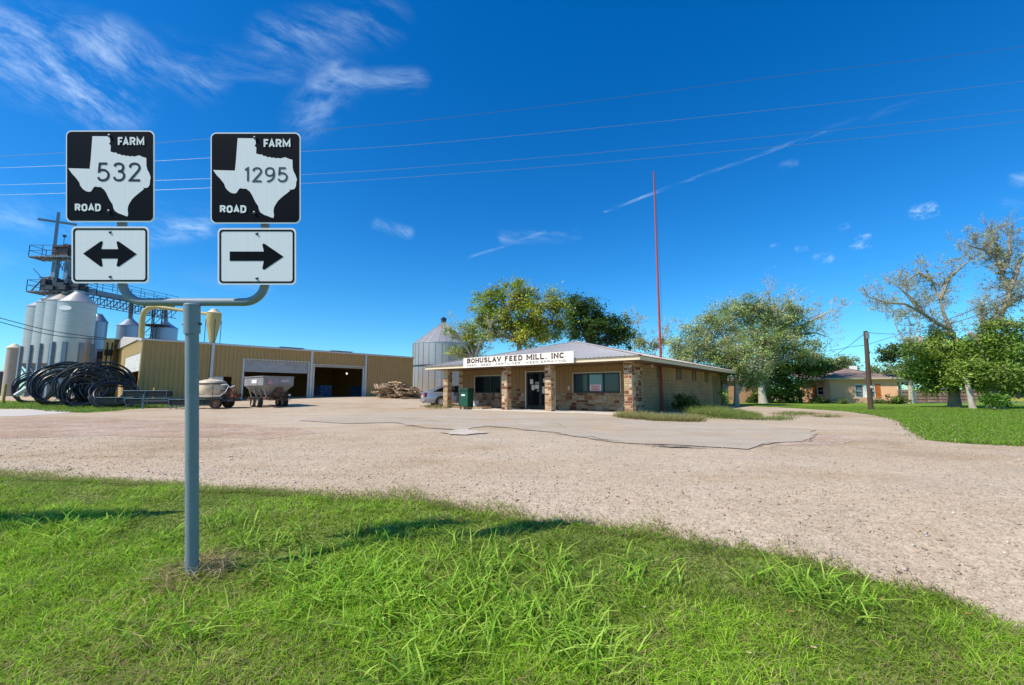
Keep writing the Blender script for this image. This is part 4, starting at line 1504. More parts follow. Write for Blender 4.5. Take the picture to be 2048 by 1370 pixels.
# end wall with a half-raised door
ye = lambda px, py=720: fw.px(px, py, 0).y
ez = lambda px, py: fw.px(px, py, 0).z
e0, e1, ezt, ezm = ye(281), ye(250), ez(270, 709), ez(270, 743)
mb = MB()
Mx = Matrix(((0, 1, 0, 0), (1, 0, 0, 0), (0, 0, 1, 0), (0, 0, 0, 1)))
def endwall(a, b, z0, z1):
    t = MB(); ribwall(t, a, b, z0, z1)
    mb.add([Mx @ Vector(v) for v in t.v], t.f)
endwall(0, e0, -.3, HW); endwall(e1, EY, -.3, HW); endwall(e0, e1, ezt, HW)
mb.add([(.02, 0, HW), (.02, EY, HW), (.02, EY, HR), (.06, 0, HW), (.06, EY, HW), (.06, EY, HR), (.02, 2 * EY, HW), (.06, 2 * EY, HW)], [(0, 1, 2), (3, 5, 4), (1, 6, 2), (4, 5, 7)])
mb.build('end_wall', mat('sunlit_tan_steel', (.74, .54, .26), rough=.55, var=.06), wh)  # same tan steel coloured lighter than the front, sunlight put into the colour
mb = MB()
z = ezm
while z < ezt: mb.box(.03, .06, e0, e1, z + .01, min(z + .28, ezt)); z += .28
mb.box(.06, .08, e0, e1, ezm, ezt)
mb.build('rollup_door', m_roll, wh)
# other walls, roof
mb = MB()
DP = 2 * EY
mb.box(.08, WLEN, DP, DP + .08, -.3, HW); mb.box(WLEN - .06, WLEN, .08, DP, -.3, HW); mb.box(.0, .06, EY, DP, -.3, HW)
mb.build('rear_wall', m_wall, wh)
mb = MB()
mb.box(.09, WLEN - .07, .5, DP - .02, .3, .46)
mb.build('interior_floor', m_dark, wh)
mb = MB()
RH = HR
mb.add([(-.15, -.15, HW + .05), (WLEN + .1, -.15, HW + .05), (WLEN + .1, DP / 2, RH), (-.15, DP / 2, RH), (-.15, DP + .15, HW + .05), (WLEN + .1, DP + .15, HW + .05)], [(0, 1, 2, 3), (3, 2, 5, 4), (0, 3, 4), (1, 5, 2)])
mb.build('roof', m_roof, wh)
mb = MB()
mb.box(-.12, WLEN + .08, -.16, -.02, HW - .1, HW + .03)
mb.beam((-.07, -.02, HW - .05), (-.07, EY, HR - .02), .12, .2); mb.beam((-.07, EY, HR - .02), (-.07, DP, HW - .05), .12, .2)
mb.build('eave_trim', m_wtrim, wh)
for px in (421, 621, 730):
    x = wx(px)
    mb = MB(); mb.box(x - .1, x + .1, -.13, -.02, -.2, HW - .1)
    mb.build('downspout', m_wtrim, wh)
for d_, nm in ((d1, 0), (d2, 1)):
    mb = MB(); w_ = .14
    mb.box(d_[0] - w_, d_[0], -.045, .09, -.2, d_[2] + .1); mb.box(d_[1], d_[1] + w_, -.045, .09, -.2, d_[2] + .1); mb.box(d_[0], d_[1], -.045, .09, d_[2], d_[2] + .1)
    mb.build('bay_frame', m_wtrim, wh)
    zb_ = wz(550, 745) if nm == 0 else wz(676, 735.5)
    mb = MB(); z = zb_
    while z < d_[2]:
        mb.box(d_[0] + .01, d_[1] - .01, .1, .15, z + .008, min(z + (.34 if nm == 0 else .2), d_[2] - .002)); z += .34 if nm == 0 else .2
    mb.box(d_[0] + .01, d_[1] - .01, .15, .17, zb_, d_[2])
    mb.build('rollup_door', m_roll2, wh)
mb = MB(); mb.box(d3[0] + .02, d3[0] + (d3[1] - d3[0]) * .5, .03, .07, .1, d3[2] - .02)
mb.build('sliding_door', m_roll, wh)
for a, b in ((577, 620), (680, 718)):
    x0, x1 = wx(a, 700), wx(b, 705)
    mb = MB()
    yv_ = 2.6
    zz = HW + .05 + (HR - HW) * yv_ / (DP / 2)
    mb.box(x0 * 1.03, x1 * 1.03, yv_, yv_ + .5, zz - .1, zz + .08)
    mb.box(x0 * 1.03 - .15, x1 * 1.03 + .15, yv_ - .12, yv_ + .62, zz + .08, zz + .12)
    mb.build('ridge_vent', m_galv, wh)
# a hanging lamp inside the second bay
p = fw.py(693.5, 747.5, 5)
mb = MB(); mb.lathe([(.02, .12), (.06, .06), (.08, .0), (.05, -.05), (.01, -.06)], 10, p)
lp = mb.build('bay_lamp', mat('lit_bulb', (1, .95, .85), emit=(1, .93, .8), estr=3., var=0), wh, smooth=True)
mb = MB(); mb.tube([(p.x, p.y, p.z + .1), (p.x, p.y, HW + .3)], .02, 5); mb.build('cord', m_dark, lp)

m_dkp = mat('grimy_pipe', (.10, .075, .05), rough=.7, var=.3)
# narrow annexe beside the end wall and the dark dump pit between it and the bins
pa, pb = at(211, 679, 41.5), at(251, 679, 41.5)
lt = empty('tall_annexe', (pa.x, 41.5, zg(pa.x, 41.5)), 0, 'narrow tan metal annexe between the silver bins and the warehouse end wall', 'shed')
hh = pa.z - lt.location.z; ww = pb.x - pa.x
mb = MB(); ribwall(mb, 0, ww * .42, -.3, hh); mb.box(0, .05, .08, 5, -.3, hh)
mb.build('wall', mat('lit_tan_steel', (.74, .54, .24), rough=.6, var=.1), lt)  # left strip coloured lighter than the rest, its sunlit look painted in
mb = MB(); ribwall(mb, ww * .42, ww + 1.2, -.3, hh - .06, y=1.1); mb.build('side_wall', m_wall, lt)
mb = MB(); mb.box(-.15, ww + 1.2, -.12, 5.1, hh, hh + .12); mb.build('roof', m_wtrim, lt)
mb = MB()
for x in (.35, .8): mb.tube([(x, -.12, 0), (x, -.12, hh * .95)], .05, 6)
mb.box(.3, .9, -.3, -.08, hh * .72, hh * .82)
mb.build('conduit', mat('dark_machinery', (.03, .024, .018), rough=.8, var=.3), lt)
pc = at(184, 700, 43.5)
dp_ = empty('dump_pit', (pc.x, 43.5, zg(pc.x, 43.5)), 0, 'dark open-sided dump pit with pipes between the nearest bin and the tan annexe', 'shed')
wd2 = pa.x - pc.x + 1.0
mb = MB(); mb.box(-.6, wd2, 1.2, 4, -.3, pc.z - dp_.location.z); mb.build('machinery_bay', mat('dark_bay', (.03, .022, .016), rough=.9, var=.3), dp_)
hb_ = pc.z - dp_.location.z
mb = MB()
for i in range(5): mb.tube([(-.3 + i * .4, .9, 0), (-.3 + i * .4, .9, hb_ * (.7 + .07 * i)), (.2 + i * .4, 1.0, hb_ * (.85 + .06 * i))], .06, 6)
for z in (.35, .6, .8): mb.beam((-.4, .8, hb_ * z), (wd2 - .2, .8, hb_ * z), .08, .1)
mb.build('pipework', m_dkp, dp_)
mb = MB(); mb.add([(-.8, .5, hb_ + .05), (wd2 + .1, .5, hb_ + .35), (wd2 + .1, 4.2, hb_ + .5), (-.8, 4.2, hb_ + .2)], [(0, 1, 2, 3)]); mb.build('roof', mat('rusty_shed_roof', (.16, .10, .06), rough=.8, var=.3), dp_)

# ------------------------------------------------------------------ silver grain bins
m_silver = mat('corrugated_zinc', (.55, .495, .44), rough=.40, metal=.55, var=.07, scale=1.2, fine=.05, fscale=1, stretch=(1, 1, 6), dirt=(.46, .43, .40), dscale=.8, damt=.4)
m_blueg = mat('blue_grey_steel', (.21, .265, .31), rough=.5, metal=.4, var=.12)
m_dkst = mat('dark_steel', (.06, .065, .075), rough=.55, metal=.4, var=.2)


def corr(r, z0, z1, step=.14, amp=.018):
    prof = []
    k = int((z1 - z0) / step)
    for i in range(k):
        z = z0 + (z1 - z0) * i / k
        prof += [(r, z), (r + amp, z + step * .5)]
    return prof + [(r, z1)]


def cyl_fit(pxl, pxr, Y):
    """centre x and radius of a cylinder whose sides are seen at two pixel columns (plan view)"""
    tl, tr = (pxl - 1024) / F / CP, (pxr - 1024) / F / CP
    al, ar = math.atan(tl), math.atan(tr)
    mid, half = (al + ar) / 2, (ar - al) / 2
    d = Y / math.cos(mid)
    return Vector((math.tan(mid) * Y, Y, 0)), d * math.sin(half)


def grain_bin(pxl, pxr, Y, py_sh, py_bot, py_top, label, legs=True, m=None, ribs=0, group=None, hop=True):
    c, r = cyl_fit(pxl, pxr, Y)
    pxm = (pxl + pxr) / 2
    zs, zt = at(pxm, py_sh, Y - r * .6).z, at(pxm, py_top, Y).z
    zb = at(pxm, py_bot, Y - r * .6).z if py_bot else zg(c.x, c.y)
    g = zg(c.x, c.y)
    o = empty('grain_bin', (c.x, c.y, g), 0, label, 'grain bin', group)
    m = m or m_silver
    mb = MB(); mb.lathe(corr(r, zb - g, zs - g), 40)
    if ribs:
        for i in range(ribs):
            a = 2 * math.pi * i / ribs
            mb.beam((math.cos(a) * (r + .03), math.sin(a) * (r + .03), zb - g), (math.cos(a) * (r + .03), math.sin(a) * (r + .03), zs - g), .09, .06, up=(math.cos(a), math.sin(a), 0))
    mb.build('shell', m, o, smooth=True)
    mb = MB(); mb.lathe([(r + .06, zs - g - .04), (r + .05, zs - g + .03), (.35, zt - g - .12), (.35, zt - g), (.02, zt - g + .02)], 32)
    for i in range(24 if ribs else 0):
        a = 2 * math.pi * i / 24
        mb.beam((math.cos(a) * (r + .05), math.sin(a) * (r + .05), zs - g + .05), (math.cos(a) * .36, math.sin(a) * .36, zt - g - .09), .04, .025)
    mb.build('roof', m, o)
    if legs:
        mb = MB(); mb.lathe([(r, zb - g), (.25, max(.6, zb - g - r * 1.0)), (.2, max(.5, zb - g - r * 1.05))], 32)
        mb.build('hopper', m_blueg, o, smooth=True)
        for i in range(8):
            a = 2 * math.pi * (i + .5) / 8
            x, y = math.cos(a) * (r + .1), math.sin(a) * (r + .1)
            mb = MB(); mb.beam((x, y, -.1), (x, y, zb - g + 1.9), .3, .22, up=(math.cos(a), math.sin(a), 0))
            mb.beam((x, y, zb - g - .2), (math.cos(a + .78) * (r + .1), math.sin(a + .78) * (r + .1), zb - g - 1.6), .1)
            mb.build('leg', m_blueg, o)
    return o, c, r, zs, zt


GB = 'silver hopper bins in a row by the elevator'
b1 = grain_bin(106, 187, 40, 604, 727, 583, 'nearest and widest silver hopper bin, with a small white oval mark on its side', group=GB)
b2 = grain_bin(82, 160, 43.5, 601, 727, 585, 'second silver hopper bin, just behind the one with the white mark', group=GB)
b3 = grain_bin(63, 138, 47, 605, 727, 590, 'third silver hopper bin from the one with the white mark', group=GB)
b4 = grain_bin(44, 116, 50.5, 613, 727, 599, 'farthest silver hopper bin at the open end of the row', group=GB)
mb = MB()
a0 = math.atan2(-b1[1].y, -b1[1].x) - .62
mb.lathe([(.0, .0), (.5, .0), (.5, .03), (0, .03)], 16, (0, 0, 0))
mb.v = [(x * 1.0, y * .42, z) for x, y, z in mb.v]
mk = mb.build('oval_mark', m_white, b1[0])
z_ = at(112, 617, 39).z - b1[0].location.z
mk.location = (math.cos(a0) * (b1[2] + .02), math.sin(a0) * (b1[2] + .02), z_)
mk.rotation_euler = (R(90), 0, a0 + R(90))
m_bluebin = mat('blue_silver_zinc', (.36, .42, .50), rough=.38, metal=.7, var=.1, stretch=(1, 1, 5))  # blue-silver zinc of the bins at the back
GB2 = 'bins standing behind the warehouse roof'
grain_bin(172, 212, 49, 643, 0, 628, 'blue-grey bin half hidden behind the nearest hopper bin', legs=False, m=m_bluebin)
b6 = grain_bin(230, 281, 52, 651, 0, 637, 'small cone-roofed bin behind the warehouse end nearest the silver row', legs=False, m=m_bluebin, group=GB2)
b7 = grain_bin(301, 354, 55, 655, 0, 643, 'small cone-roofed bin behind the warehouse under the end of the conveyor', legs=False, m=m_bluebin, group=GB2)
bb = grain_bin(826, 946, 66, 686, 0, 645, 'big round grain bin with a conical roof between warehouse and feed store', legs=False, ribs=30)
mb = MB(); mb.lathe([(.4, 0), (.4, .5), (.5, .55), (.02, .9)], 12, (0, 0, bb[4] - bb[0].location.z)); mb.build('roof_cap', m_dkst, bb[0])
mb = MB()
r_ = bb[2]
zc = at(880, 731, 62).z - bb[0].location.z
mb.lathe([(r_ + .02, zc), (r_ + .12, zc), (r_ + .12, zc + .14), (r_ + .02, zc + .14)], 40, cap=False); mb.build('wind_ring', m_dkst, bb[0])
# concrete silo and shed at the far left
c, r = cyl_fit(15, 46, 52)
zt_ = at(30, 697, 52).z
sl_ = empty('silo', (c.x, c.y, 0), 0, 'low beige concrete silo beside the hopper bins', 'silo')
mb = MB(); mb.lathe([(r, 0), (r, zt_)], 28); mb.build('shell', mat('beige_concrete', (.40, .34, .27), rough=.85, var=.1), sl_, smooth=True)
mb = MB(); mb.lathe([(r + .06, zt_), (r + .05, zt_ + .1), (.2, zt_ + .55), (.01, zt_ + .6)], 28); mb.build('roof', m_cream, sl_)
p = at(-30, 742, 60)
sd_ = empty('shed', (p.x - 1, 60, .5), R(35), 'dark grey shed at the left edge, beyond the concrete silo', 'shed')
mb = MB(); mb.box(-5, 2.6, 0, 5, -.3, p.z - .5); mb.build('wall', mat('dark_shed', (.09, .08, .085), rough=.8), sd_)
mb = MB(); mb.add([(-5.2, -.2, p.z - .5), (2.8, -.2, p.z - .5), (2.8, 5.2, p.z - .1), (-5.2, 5.2, p.z - .1)], [(0, 1, 2, 3)]); mb.build('roof', m_roof, sd_)

# ------------------------------------------------------------------ elevator tower, cross and conveyor
YE = 44.
T = lambda px, py, Y=YE: at(px, py, Y)
ev = empty('grain_elevator', (T(125, 700).x, YE, zg(-40, 44)), 0, 'blue-grey grain elevator tower with two legs and railed platforms above the silver bins', 'elevator')
EO = ev.location.copy()
E = lambda px, py, Y=YE: T(px, py, Y) - EO
for px in (113, 138):
    mb = MB(); a, b = E(px, 520), E(px, 640); b.z = 0
    b.x = a.x
    mb.beam(b, a, .44, .4, up=(0, 1, 0))
    for k in range(12): mb.beam(b.lerp(a, k / 12) - Vector((.24, 0, 0)), b.lerp(a, k / 12) + Vector((.24, 0, 0)), .44, .05, up=(0, 1, 0))
    mb.build('leg_casing', m_blueg, ev)


def railing(mb, pts, h=1.1, r=.03, closed=False):
    for i in range(len(pts) - (0 if closed else 1)):
        a, b = pts[i], pts[(i + 1) % len(pts)]
        for k in (.5, 1.): mb.tube([a + Vector((0, 0, h * k)), b + Vector((0, 0, h * k))], r, 4)
        n = max(1, int((b - a).length / 1.3))
        for j in range(n + 1):
            q = a.lerp(b, j / n)
            mb.tube([q, q + Vector((0, 0, h))], r, 4)


def platform(x0, x1, y0, y1, z, name='platform'):
    mb = MB(); mb.box(x0, x1, y0, y1, z - .09, z)
    for k in range(8): mb.beam((x0 + (x1 - x0) * k / 7, y0 - .02, z - .13), (x0 + (x1 - x0) * k / 7, y1 + .02, z - .13), .07, .07)
    o = mb.build(name, m_blueg, ev)
    mb = MB(); railing(mb, [Vector((x0, y0, z)), Vector((x1, y0, z)), Vector((x1, y1, z)), Vector((x0, y1, z))], closed=True)
    mb.build('railing', m_dkst, o)


a, b = E(74, 516), E(152, 516)
platform(a.x, b.x, -.8, .8, a.z)
ztop = a.z
a2, b2 = E(72, 585), E(176, 585)
platform(a2.x, b2.x, -.9, .9, a2.z)
mb = MB()
h0 = E(117, 512); h1 = E(150, 499)
mb.box(h0.x, h1.x, -.7, .7, ztop, h1.z)
mb.lathe([(.55, -.4), (.55, .4)], 16, (h1.x - .6, 0, h1.z - .05), Matrix.Rotation(R(90), 4, 'X'))
mb.box(h0.x + .2, h1.x - .2, -.9, .9, h1.z, h1.z + .12)
mb.build('head_drive', mat('rusty_dark_steel', (.10, .07, .07), rough=.6, metal=.3, var=.25), ev)
mb = MB()
rr = random.Random(5)
for i in range(26):
    q = E(rr.uniform(86, 165), rr.uniform(566, 582)); q.y = rr.uniform(-1, 1)
    s_ = rr.uniform(.12, .4)
    mb.box(q.x - s_, q.x + s_, q.y - s_, q.y + s_, a2.z + .02, a2.z + rr.uniform(.4, 1.3))
q = E(98, 570)
mb.lathe([(.35, -.6), (.5, -.3), (.5, .5), (.2, .9)], 12, (q.x, 0, q.z))
mb.build('distributor', m_dkst, ev)
mb = MB()
rr = random.Random(8)
for i in range(34):
    q = E(rr.uniform(100, 166), rr.uniform(560, 588)); q.y = rr.uniform(-1.2, 1.2)
    q2 = q + Vector((rr.uniform(-1.6, 1.6), rr.uniform(-.4, .4), rr.choice((0, 0, 1, -1)) * rr.uniform(.2, 1.4)))
    mb.tube([q, q2], rr.choice((.03, .045, .06)), 4)
for i in range(7):
    q = E(118 + i * 5, 528); q.y = -.5
    mb.tube([q, q + Vector((rr.uniform(-.5, .8), 0, -rr.uniform(.6, 1.6)))], .03, 4)
mb.build('pipework', m_dkst, ev)
# bracing lattice between the legs and ladder
mb = MB()
la, lb = E(150, 525), E(150, 600)
for k in range(12):
    z = lb.z + (la.z - lb.z) * k / 12
    z2 = lb.z + (la.z - lb.z) * (k + 1) / 12
    x0, x1 = E(140, 560).x, E(150, 560).x
    mb.tube([(x0, .6, z), (x1, .6, z2)], .035, 4); mb.tube([(x0, .6, z), (x1, .6, z)], .035, 4)
for x in (E(140, 560).x, E(150, 560).x): mb.tube([(x, .6, 0), (x, .6, la.z)], .05, 4)
mb.build('ladder_tower', m_dkst, ev)
m_spout = mat('white_spout', (.62, .62, .62), rough=.4, var=.06)
for (x0, y0, x1, y1, r) in ((168, 570, 146, 592, .22), (158, 588, 178, 600, .18), (140, 585, 96, 606, .17), (120, 588, 82, 600, .16)):
    mb = MB(); mb.tube([E(x0, y0), E(x1, y1, YE - .8)], r, 10)
    mb.build('spout', m_spout, ev, smooth=True)
# small lamp mast
mb = MB(); q = E(127, 490); mb.tube([q, q + Vector((0, 0, .9))], .03, 4); mb.lathe([(.14, 0), (.16, .2), (.02, .24)], 8, q + Vector((0, 0, .85)))
mb.build('beacon', m_dkst, ev)
mb = MB()
c0 = T(107, 512); c1 = T(111, 421)
x_ = (c0.x + c1.x) / 2
mb.box(-.11, .11, -.1, .1, 0, c1.z - c0.z)
arm_z = T(110, 440).z - c0.z
mb.box(-1.45, -.11, -.09, .09, arm_z - .1, arm_z + .1); mb.box(.11, 1.45, -.09, .09, arm_z - .1, arm_z + .1)
cr = mb.build('cross', m_blueg, None, loc=(c0.x, YE, ztop + EO.z + .0))
cr.rotation_euler = (0, 0, R(32))
tag(cr, 'tall slim metal cross standing on the top platform of the elevator', 'cross')
# conveyor bridge
cv0, cv1 = T(150, 579, 45), T(345, 618, 55)
cb = empty('conveyor_bridge', (cv0.x, cv0.y, zg(cv0.x, 45)), 0, 'blue-grey truss conveyor with railing running from the elevator to the far bins', 'conveyor')
CO = cb.location.copy()
A_, B_ = cv0 - CO, cv1 - CO
dirc = (B_ - A_); sid = Vector((-dirc.y, dirc.x, 0)).normalized()
mb = MB(); mb.beam(A_ + Vector((0, 0, .1)), B_ + Vector((0, 0, .1)), .7, .5); mb.build('trough', m_blueg, cb)
mb = MB()
nseg = 16
for s_ in (-.7, .7):
    lo0, lo1 = A_ + sid * s_ + Vector((0, 0, -1.25)), B_ + sid * s_ + Vector((0, 0, -1.25))
    mb.tube([lo0, lo1], .05, 4); mb.tube([A_ + sid * s_ + Vector((0, 0, -.35)), B_ + sid * s_ + Vector((0, 0, -.35))], .05, 4)
    for k in range(nseg):
        p = lo0.lerp(lo1, k / nseg); q = lo0.lerp(lo1, (k + 1) / nseg)
        mb.tube([p, q + Vector((0, 0, .9))], .035, 4); mb.tube([p, p + Vector((0, 0, .9))], .035, 4)
mb.build('truss', m_dkst, cb)
mb = MB(); railing(mb, [A_ + sid * -.75 + Vector((0, 0, .4)), B_ + sid * -.75 + Vector((0, 0, .4))], 1.1, .028); railing(mb, [A_ + sid * .75 + Vector((0, 0, .4)), B_ + sid * .75 + Vector((0, 0, .4))], 1.1, .028)
mb.build('railing', m_dkst, cb)
mb = MB()
tw = T(306, 640, 53.5) - CO
for sx in (-.6, .6):
    for sy in (-.6, .6): mb.tube([(tw.x + sx, tw.y + sy, 0), (tw.x + sx, tw.y + sy, T(306, 612, 53.5).z - CO.z)], .07, 5)
zt2 = T(306, 612, 53.5).z - CO.z
for k in range(9):
    z = zt2 * k / 9; z2 = zt2 * (k + 1) / 9
    for s_ in (-.6, .6): mb.tube([(tw.x - .6, tw.y + s_, z), (tw.x + .6, tw.y + s_, z2)], .04, 4); mb.tube([(tw.x + .6, tw.y + s_, z), (tw.x - .6, tw.y + s_, z)], .04, 4)
q = T(308, 650, 53.5).z - CO.z
mb.box(tw.x - 1.2, tw.x + 1.5, tw.y - 1, tw.y + 1, q - .08, q)
mb.build('support_tower', m_dkst, cb)
for (x0, y0, Y0, bn) in ((263, 605, 50.5, b6), (331, 618, 54.5, b7)):
    p = T(x0, y0, Y0) - CO; q = Vector((bn[1].x, bn[1].y, bn[4])) - CO
    mb = MB(); mb.tube([p, q], .22, 8); mb.build('downspout', m_blueg, cb, smooth=True)

# ------------------------------------------------------------------ yellow duct and cyclone on the warehouse roof
m_yel = mat('faded_yellow_paint', (.46, .36, .13), rough=.5, var=.12, scale=2, dirt=(.30, .22, .10), dscale=2, damt=.5)
YD = 43.
dp = [(283, 690), (283.5, 660), (284.5, 640), (287, 628), (292, 620), (300, 615), (312, 614), (340, 617), (380, 623), (418, 628)]
mb = MB()
P_ = [at(x, y, YD - .3 if x > 400 else YD) for x, y in dp]
o0 = P_[0].copy()
P_ = [p - o0 for p in P_]
P_[0].z -= 1.5
mb.tube(P_, [.24] * 6 + [.2, .16, .15, .15], 12)
dk = mb.build('duct_pipe', m_yel, None, smooth=True, loc=o0)
tag(dk, 'cream-yellow duct pipe bending over from the warehouse roof to the cyclone', 'pipe')
cc, rc = cyl_fit(408, 440, YD)
zc = [at(424, y, YD).z for y in (686, 650, 644, 627, 621)]
cy = empty('cyclone', (cc.x, cc.y, zc[0]), 0, 'yellow cone-shaped dust cyclone standing above the warehouse roof', 'cyclone')
mb = MB()
z0 = zc[0]
mb.lathe([(rc * .36, -.5), (rc * .36, 0), (rc * .9, zc[2] - z0 - .2), (rc * .97, zc[2] - z0), (rc * .97, zc[3] - z0), (rc * 1.02, zc[3] - z0 + .03)], 24, cap=False)
mb.build('cone', m_yel, cy, smooth=True)
mb = MB(); mb.lathe([(rc * 1.02, zc[3] - z0 + .03), (rc * .5, zc[4] - z0), (rc * .45, zc[4] - z0 + .12), (.02, zc[4] - z0 + .2)], 24)
mb.build('lid', m_cream, cy, smooth=True)
for a in (45, 135, 225, 315):
    mb = MB(); x, y = rc * 1.0 * math.cos(R(a)), rc * 1.0 * math.sin(R(a))
    mb.tube([(x, y, -.6), (x, y, zc[2] - z0 + .2)], .03, 5); mb.build('leg', m_dkst, cy)

# ------------------------------------------------------------------ coils of black pipe
m_poly = mat('black_poly_pipe', (.012, .012, .014), rough=.38, var=.2, scale=2, fine=0, spec=.5)


def coil(px, py, R0, R1, az, lean, depth, label, seed, n=13, r=.055):
    rr = random.Random(seed)
    g = G(px, py)
    mb = MB()
    N_ = 44
    turns = n
    path = []
    for k in range(n):
        rad = rr.uniform(R0, R1); off = rr.uniform(-depth, depth)
        ex = rr.uniform(.93, 1.05); ph = rr.uniform(0, 6.28); wob = rr.uniform(.02, .07)
        cx, cz = rr.uniform(-.1, .1), rad * .98 + rr.uniform(0, .06)
        tl = rr.uniform(-.12, .12)
        pts = []
        for i in range(N_):
            a = 2 * math.pi * i / N_
            w_ = 1 + wob * math.sin(2 * a + ph)
            x = cx + rad * w_ * math.cos(a); z = cz + rad * w_ * ex * math.sin(a)
            y = off + .12 * math.sin(a + ph) + tl * math.cos(a) * rad
            pts.append((x, y, max(z, .04)))
        mb.tube(pts, r * rr.uniform(.8, 1.2), 6, closed=True)
    # binding straps
    o = mb.build('pipe_coil', m_poly, None, smooth=True, loc=g)
    o.rotation_euler = (lean, 0, az)
    return tag(o, label, 'pipe coil', 'coils of black pipe on the grass')


coil(60, 806, 1.0, 1.25, R(25), R(-18), .25, 'leftmost black pipe coil, low and mostly behind the others by the yellow post', 1, 8)
coil(118, 811, 1.05, 1.7, R(38), R(-12), .5, 'second black pipe coil, tall, in front of the silver bins', 2, 15)
coil(165, 814, .75, 1.55, R(30), R(-10), .45, 'nearest black pipe coil with the round open middle', 3, 15)
coil(205, 812, 1.1, 1.65, R(48), R(-16), .5, 'dense dark black pipe coil in front of the white roll-up door', 4, 17)
coil(232, 817, 1.0, 1.25, R(52), R(-38), .3, 'loose black pipe coil leaning over at the feed troughs', 5, 7)

# yellow posts
m_post = mat('weathered_yellow_post', (.42, .27, .07), rough=.8, var=.2)
g = G(6, 808)
mb = MB(); mb.lathe([(.09, -.3), (.09, 1.45), (.05, 1.5), (.0, 1.5)], 10); tag(mb.build('bollard', m_post, None, smooth=True, loc=g), 'yellow wooden post at the left edge before the coils', 'post')
p = fw.py(309, 780, -1.2); g = fw.w(p.x, -1.2); g.z = zg(g.x, g.y)
mb = MB(); mb.lathe([(.09, -.3), (.09, 1.2), (.05, 1.25), (.0, 1.25)], 10); tag(mb.build('bollard', m_post, None, smooth=True, loc=g), 'short yellow post against the warehouse wall near its corner', 'post')
# white pipe leaning among the coils and the low white wall behind
p, q = at(30, 793, 34), at(58, 775, 34.5)
mb = MB(); mb.tube([Vector((0, 0, .05)), q - p + Vector((0, 0, .05))], .16, 10); tag(mb.build('spout_pipe', m_spout, None, smooth=True, loc=p), 'loose white pipe lying slanted behind the leftmost coils', 'pipe')

# ------------------------------------------------------------------ feed troughs in blue-grey frames
m_frame = mat('pale_blue_frame', (.12, .19, .25), rough=.5, metal=.2, var=.1)
m_trough = mat('black_plastic_trough', (.015, .015, .017), rough=.5, var=.1)


def trough(loc, rz, label, legs=True, ln=2.5):
    o = empty('feed_trough', loc, rz, label, 'feed trough', 'blue-framed feed troughs')
    mb = MB(); n = 8
    sec = [(.33 * math.cos(R(180 + 180 * i / n)), .5 + .34 * math.sin(R(180 + 180 * i / n)) + .1) for i in range(n + 1)]
    inn = [(x * .9, z + .025) for x, z in sec]
    vs = [(0 - ln / 2, x, z) for x, z in sec] + [(ln / 2, x, z) for x, z in sec]
    mb.add(vs, [(i, i + 1, n + 2 + i, n + 1 + i) for i in range(n)] + [tuple(range(n + 1)), tuple(range(n + 1, 2 * n + 2))])
    for s_ in (-1, 1): mb.box(-ln / 2, ln / 2, s_ * .335 - .012, s_ * .335 + .012, .27, .61)
    mb.build('trough', m_trough, o)
    mb = MB()
    for s_ in (-.36, .36): mb.tube([(-ln / 2, s_, .62), (ln / 2, s_, .62)], .019, 6)
    for x in (-ln / 2, 0, ln / 2): mb.tube([(x, -.36, .62), (x, .36, .62)], .028, 6); mb.tube([(x, -.38, .62), (x, -.36, .3), (x, -.28, .22), (x, .28, .22), (x, .36, .3), (x, .38, .62)], .02, 6)
    for s_ in (-.3,): mb.tube([(-ln / 2, s_, .24), (ln / 2, s_, .24)], .025, 6)
    mb.build('frame', m_frame, o)
    for x in (-ln / 2 + .1, ln / 2 - .1):
        for s_ in (-.33, .33):
            mb = MB(); mb.tube([(x, s_, .0), (x, s_ * .97, .5)], .024, 6); mb.lathe([(.07, 0), (.07, .03)], 8, (x, s_, 0)); mb.build('leg', m_frame, o)
    return o


gA = G(300, 816); gB = G(345, 819); gC = G(238, 813)
azr = R(12)
t1 = trough(gA, azr, 'blue-framed feed trough standing on the ground under the stacked pair')
t2 = trough(gA + Vector((-.2, 0, .5)), azr, 'upper blue-framed feed trough stacked on another beside the coils')
t3 = trough(gB + Vector((.9, .6, 0)), azr, 'blue-framed feed trough nearest the sign pole')
t4 = trough(gC, azr, 'blue-framed feed trough partly behind the loose leaning coil')

# ------------------------------------------------------------------ sprayer trailer
m_tank = mat('yellowed_white_tank', (.74, .60, .40), rough=.45, var=.12, scale=1.5, dirt=(.40, .24, .09), dscale=1.6, damt=.8)
m_rust = mat('rusty_machinery', (.14, .07, .04), rough=.8, var=.3, scale=6)
m_tyre = mat('tyre_rubber', (.018, .017, .016), rough=.85, var=.2, dirt=(.12, .09, .07), dscale=5, damt=.4)
m_rim = mat('pale_wheel_rim', (.50, .42, .30), rough=.5, var=.15)


